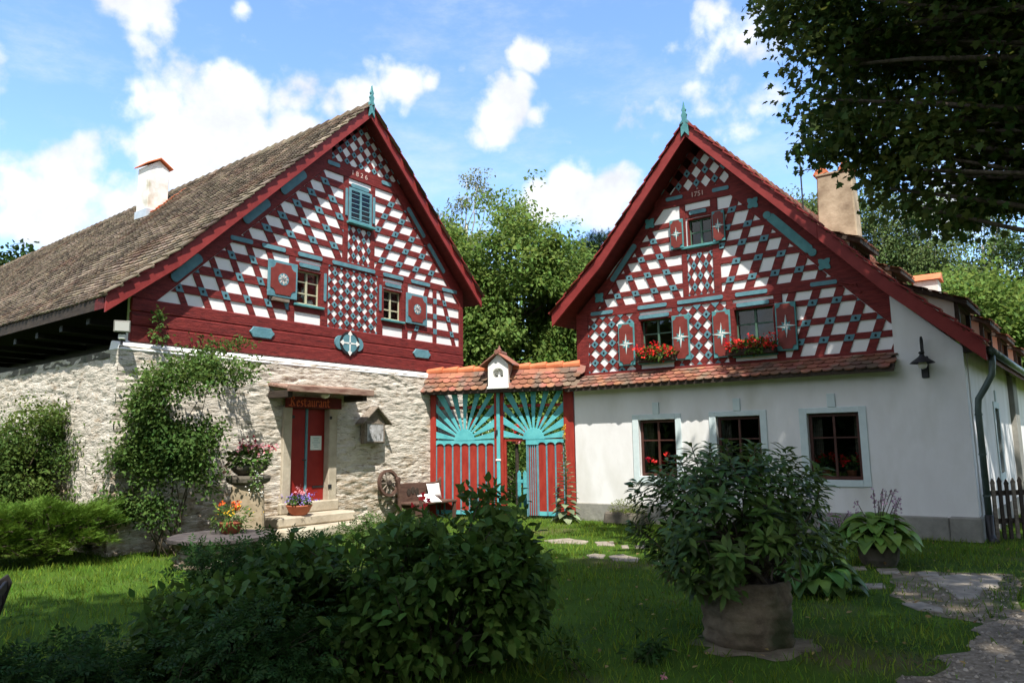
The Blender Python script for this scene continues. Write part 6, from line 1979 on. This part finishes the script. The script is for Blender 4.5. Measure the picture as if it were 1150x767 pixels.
# woodland edge, unseen behind the camera, put in to darken window reflections
g = np.random.default_rng(120)
n = 38000
a = g.uniform(math.radians(150), math.radians(372), n)
r = g.uniform(17, 22, n)
P = np.stack([np.cos(a) * r, np.sin(a) * r, g.uniform(0, 1, n) ** .8 * (6.6 + 1.6 * np.sin(a * 9) + .9 * np.sin(a * 23))], 1)
tag(leaf_mesh('added_woodland', 'darkleaf', *T_OVATE, P, rnd_dirs(n, g), rnd_dirs(n, g), g.uniform(.5, 1.0, n)), 'dark woodland edge put behind the photographer to darken the window reflections', 'added_woodland', kind='stuff')

# ================================================================== LIGHT, SKY, CAMERA
EL = math.radians(59)
AZ = (.138, -.990)     # horizontal direction towards the sun
sd = Vector((AZ[0] * math.cos(EL), AZ[1] * math.cos(EL), math.sin(EL)))
sun = bpy.data.lights.new('sun', 'SUN')
sun.energy = 3.1
sun.angle = math.radians(.55)
sun.color = (1.0, .955, .88)
so = bpy.data.objects.new('sun', sun)
COL.objects.link(so)
so.rotation_euler = sd.to_track_quat('Z', 'Y').to_euler()
so.location = sd * 60
wd = bpy.data.worlds.new('World')
S.world = wd
wd.use_nodes = True
nt = wd.node_tree
nt.nodes.clear()
L = nt.links.new
out = _n(nt, 'ShaderNodeOutputWorld')
bg = _n(nt, 'ShaderNodeBackground')
bg.inputs['Strength'].default_value = .15
sky = _n(nt, 'ShaderNodeTexSky', sky_type='NISHITA')
sky.sun_disc = False
sky.sun_elevation = EL
sky.sun_rotation = math.atan2(AZ[0], AZ[1])
sky.altitude = 500
sky.air_density = 1.0
sky.dust_density = .3
sky.ozone_density = 2.2
tc = _n(nt, 'ShaderNodeTexCoord')
dirv = tc.outputs['Generated']
def cloud_mask(blobs, soft=1.0):
    prev = None
    for px, py, r, k in blobs:
        d = ray(px, py)
        ds = _n(nt, 'ShaderNodeVectorMath', operation='DISTANCE')
        L(dirv, ds.inputs[0])
        ds.inputs[1].default_value = d
        mr = _n(nt, 'ShaderNodeMapRange')
        mr.inputs['From Min'].default_value = 0
        mr.inputs['From Max'].default_value = r / FPX
        mr.inputs['To Min'].default_value = k
        mr.inputs['To Max'].default_value = 0
        L(ds.outputs['Value'], mr.inputs['Value'])
        if prev is None: prev = mr.outputs[0]
        else:
            mx = _n(nt, 'ShaderNodeMath', operation='MAXIMUM')
            L(prev, mx.inputs[0])
            L(mr.outputs[0], mx.inputs[1])
            prev = mx.outputs[0]
    return prev
def noise(scale, detail, rough, stretch=(1, 1, 1)):
    mp = _n(nt, 'ShaderNodeMapping')
    mp.inputs['Scale'].default_value = stretch
    L(dirv, mp.inputs['Vector'])
    nz = _n(nt, 'ShaderNodeTexNoise')
    nz.inputs['Scale'].default_value = scale
    nz.inputs['Detail'].default_value = detail
    nz.inputs['Roughness'].default_value = rough
    L(mp.outputs[0], nz.inputs['Vector'])
    return nz.outputs['Fac']
def math_(op, a, b):
    m = _n(nt, 'ShaderNodeMath', operation=op)
    for i, x in enumerate((a, b)):
        if isinstance(x, (int, float)): m.inputs[i].default_value = x
        else: L(x, m.inputs[i])
    return m.outputs[0]
blobs = [(262, 158, 128, 1.15), (190, 175, 112, 1.12), (330, 142, 88, 1.05), (90, 205, 110, .95), (150, 235, 130, 1.05), (240, 215, 140, 1.0), (30, 215, 80, .7), (400, 110, 70, .8), (370, 120, 70, .75), (60, 245, 100, .8),
         (455, 95, 50, 1.0), (480, 95, 34, .75), (155, 8, 62, .9), (120, 2, 50, .75), (270, 10, 22, .5), (235, 75, 48, .55), (520, 78, 20, .6),
         (600, 65, 42, 1.05), (590, 90, 34, .85), (575, 120, 58, .98), (555, 145, 58, .95), (540, 155, 46, .85), (600, 130, 40, .85), (640, 160, 26, .55),
         (640, 215, 68, 1.1), (690, 212, 58, 1.05), (610, 225, 60, 1.0), (670, 235, 70, .9),
         (770, 130, 110, .56), (825, 125, 85, .58), (720, 135, 70, .5), (845, 40, 80, .55), (800, 10, 60, .5),
         (-150, 120, 220, .8), (1300, 150, 260, .8), (1500, -100, 300, .9), (-500, -50, 320, .9), (980, 130, 110, .5), (1090, 230, 130, .7)]
bm = cloud_mask(blobs)
nz = noise(9.0, 12, .6)
# unseen cloud added behind the camera to whiten and brighten the ambient light
spx = _n(nt, 'ShaderNodeSeparateXYZ')
L(dirv, spx.inputs[0])
mrb = _n(nt, 'ShaderNodeMapRange')
mrb.inputs['From Min'].default_value, mrb.inputs['From Max'].default_value = .45, -.1
mrb.inputs['To Min'].default_value, mrb.inputs['To Max'].default_value = 0.0, .72
L(spx.outputs['Y'], mrb.inputs['Value'])
bmx = _n(nt, 'ShaderNodeMath', operation='MAXIMUM')
L(bm, bmx.inputs[0])
L(mrb.outputs[0], bmx.inputs[1])
bm = bmx.outputs[0]
mpv = _n(nt, 'ShaderNodeMix', data_type='VECTOR')
mpv.inputs[0].default_value = .06
L(dirv, mpv.inputs[4])
wn = _n(nt, 'ShaderNodeTexNoise')
wn.inputs['Scale'].default_value = 8
L(dirv, wn.inputs['Vector'])
L(wn.outputs['Color'], mpv.inputs[5])
vor = _n(nt, 'ShaderNodeTexVoronoi', feature='F1', normalize=True)
vor.inputs['Scale'].default_value = 17
vor.inputs['Detail'].default_value = 2.5
vor.inputs['Roughness'].default_value = .55
L(mpv.outputs[1], vor.inputs['Vector'])
puff = math_('MULTIPLY', math_('SUBTRACT', .33, vor.outputs['Distance']), 1.1)
bm = math_('ADD', bm, puff)
den = math_('ADD', math_('MULTIPLY', bm, .9), math_('MULTIPLY', math_('SUBTRACT', nz, .5), 1.3))
mr = _n(nt, 'ShaderNodeMapRange', interpolation_type='SMOOTHSTEP')
mr.inputs['From Min'].default_value, mr.inputs['From Max'].default_value = .38, .70
L(den, mr.inputs['Value'])
# brightness of the seen and the added cloud, varied by noise
bri = noise(11, 7, .6)
cr = _n(nt, 'ShaderNodeMapRange')
cr.inputs['From Min'].default_value, cr.inputs['From Max'].default_value = .3, .7
cr.inputs['To Min'].default_value, cr.inputs['To Max'].default_value = 2.35, 3.5
L(bri, cr.inputs['Value'])
cc = _n(nt, 'ShaderNodeCombineColor')
L(math_('MULTIPLY', cr.outputs[0], .965), cc.inputs[0])
L(math_('MULTIPLY', cr.outputs[0], .985), cc.inputs[1])
L(math_('MULTIPLY', cr.outputs[0], 1.02), cc.inputs[2])
mx = _n(nt, 'ShaderNodeMix', data_type='RGBA')
wis = noise(4.5, 10, .66, (1, 1, 2.6))
mw = _n(nt, 'ShaderNodeMapRange', interpolation_type='SMOOTHSTEP')
mw.inputs['From Min'].default_value, mw.inputs['From Max'].default_value = .46, .80
mw.inputs['To Max'].default_value = .42
L(wis, mw.inputs['Value'])
L(math_('MAXIMUM', math_('MULTIPLY', mr.outputs[0], .95), mw.outputs[0]), mx.inputs[0])
tint = _n(nt, 'ShaderNodeMix', data_type='RGBA', blend_type='MULTIPLY')
tint.inputs[0].default_value = 1.0
L(sky.outputs[0], tint.inputs[6])
tint.inputs[7].default_value = (.80, .885, .97, 1)
L(tint.outputs[2], mx.inputs[6])
L(cc.outputs[0], mx.inputs[7])
L(mx.outputs[2], bg.inputs['Color'])
L(bg.outputs[0], out.inputs['Surface'])

cam = bpy.data.cameras.new('camera')
cam.sensor_fit = 'HORIZONTAL'
cam.sensor_width = 36.0
cam.lens = 36.0 * FPX / W0
cam.clip_start = .05
cam.clip_end = 2000
co = bpy.data.objects.new('camera', cam)
COL.objects.link(co)
m3 = Matrix((( _R.x, _U.x, -_F.x), (_R.y, _U.y, -_F.y), (_R.z, _U.z, -_F.z)))
co.matrix_world = Matrix.Translation(CAM) @ m3.to_4x4()
S.camera = co
S.view_settings.view_transform = 'Standard'
S.view_settings.look = 'None'
S.view_settings.gamma = 1
S.view_settings.exposure = 1.36
S.view_settings.use_curve_mapping = False
S.render.engine = 'CYCLES'
S.cycles.max_bounces = 6
S.cycles.transparent_max_bounces = 8
S.cycles.use_denoising = True
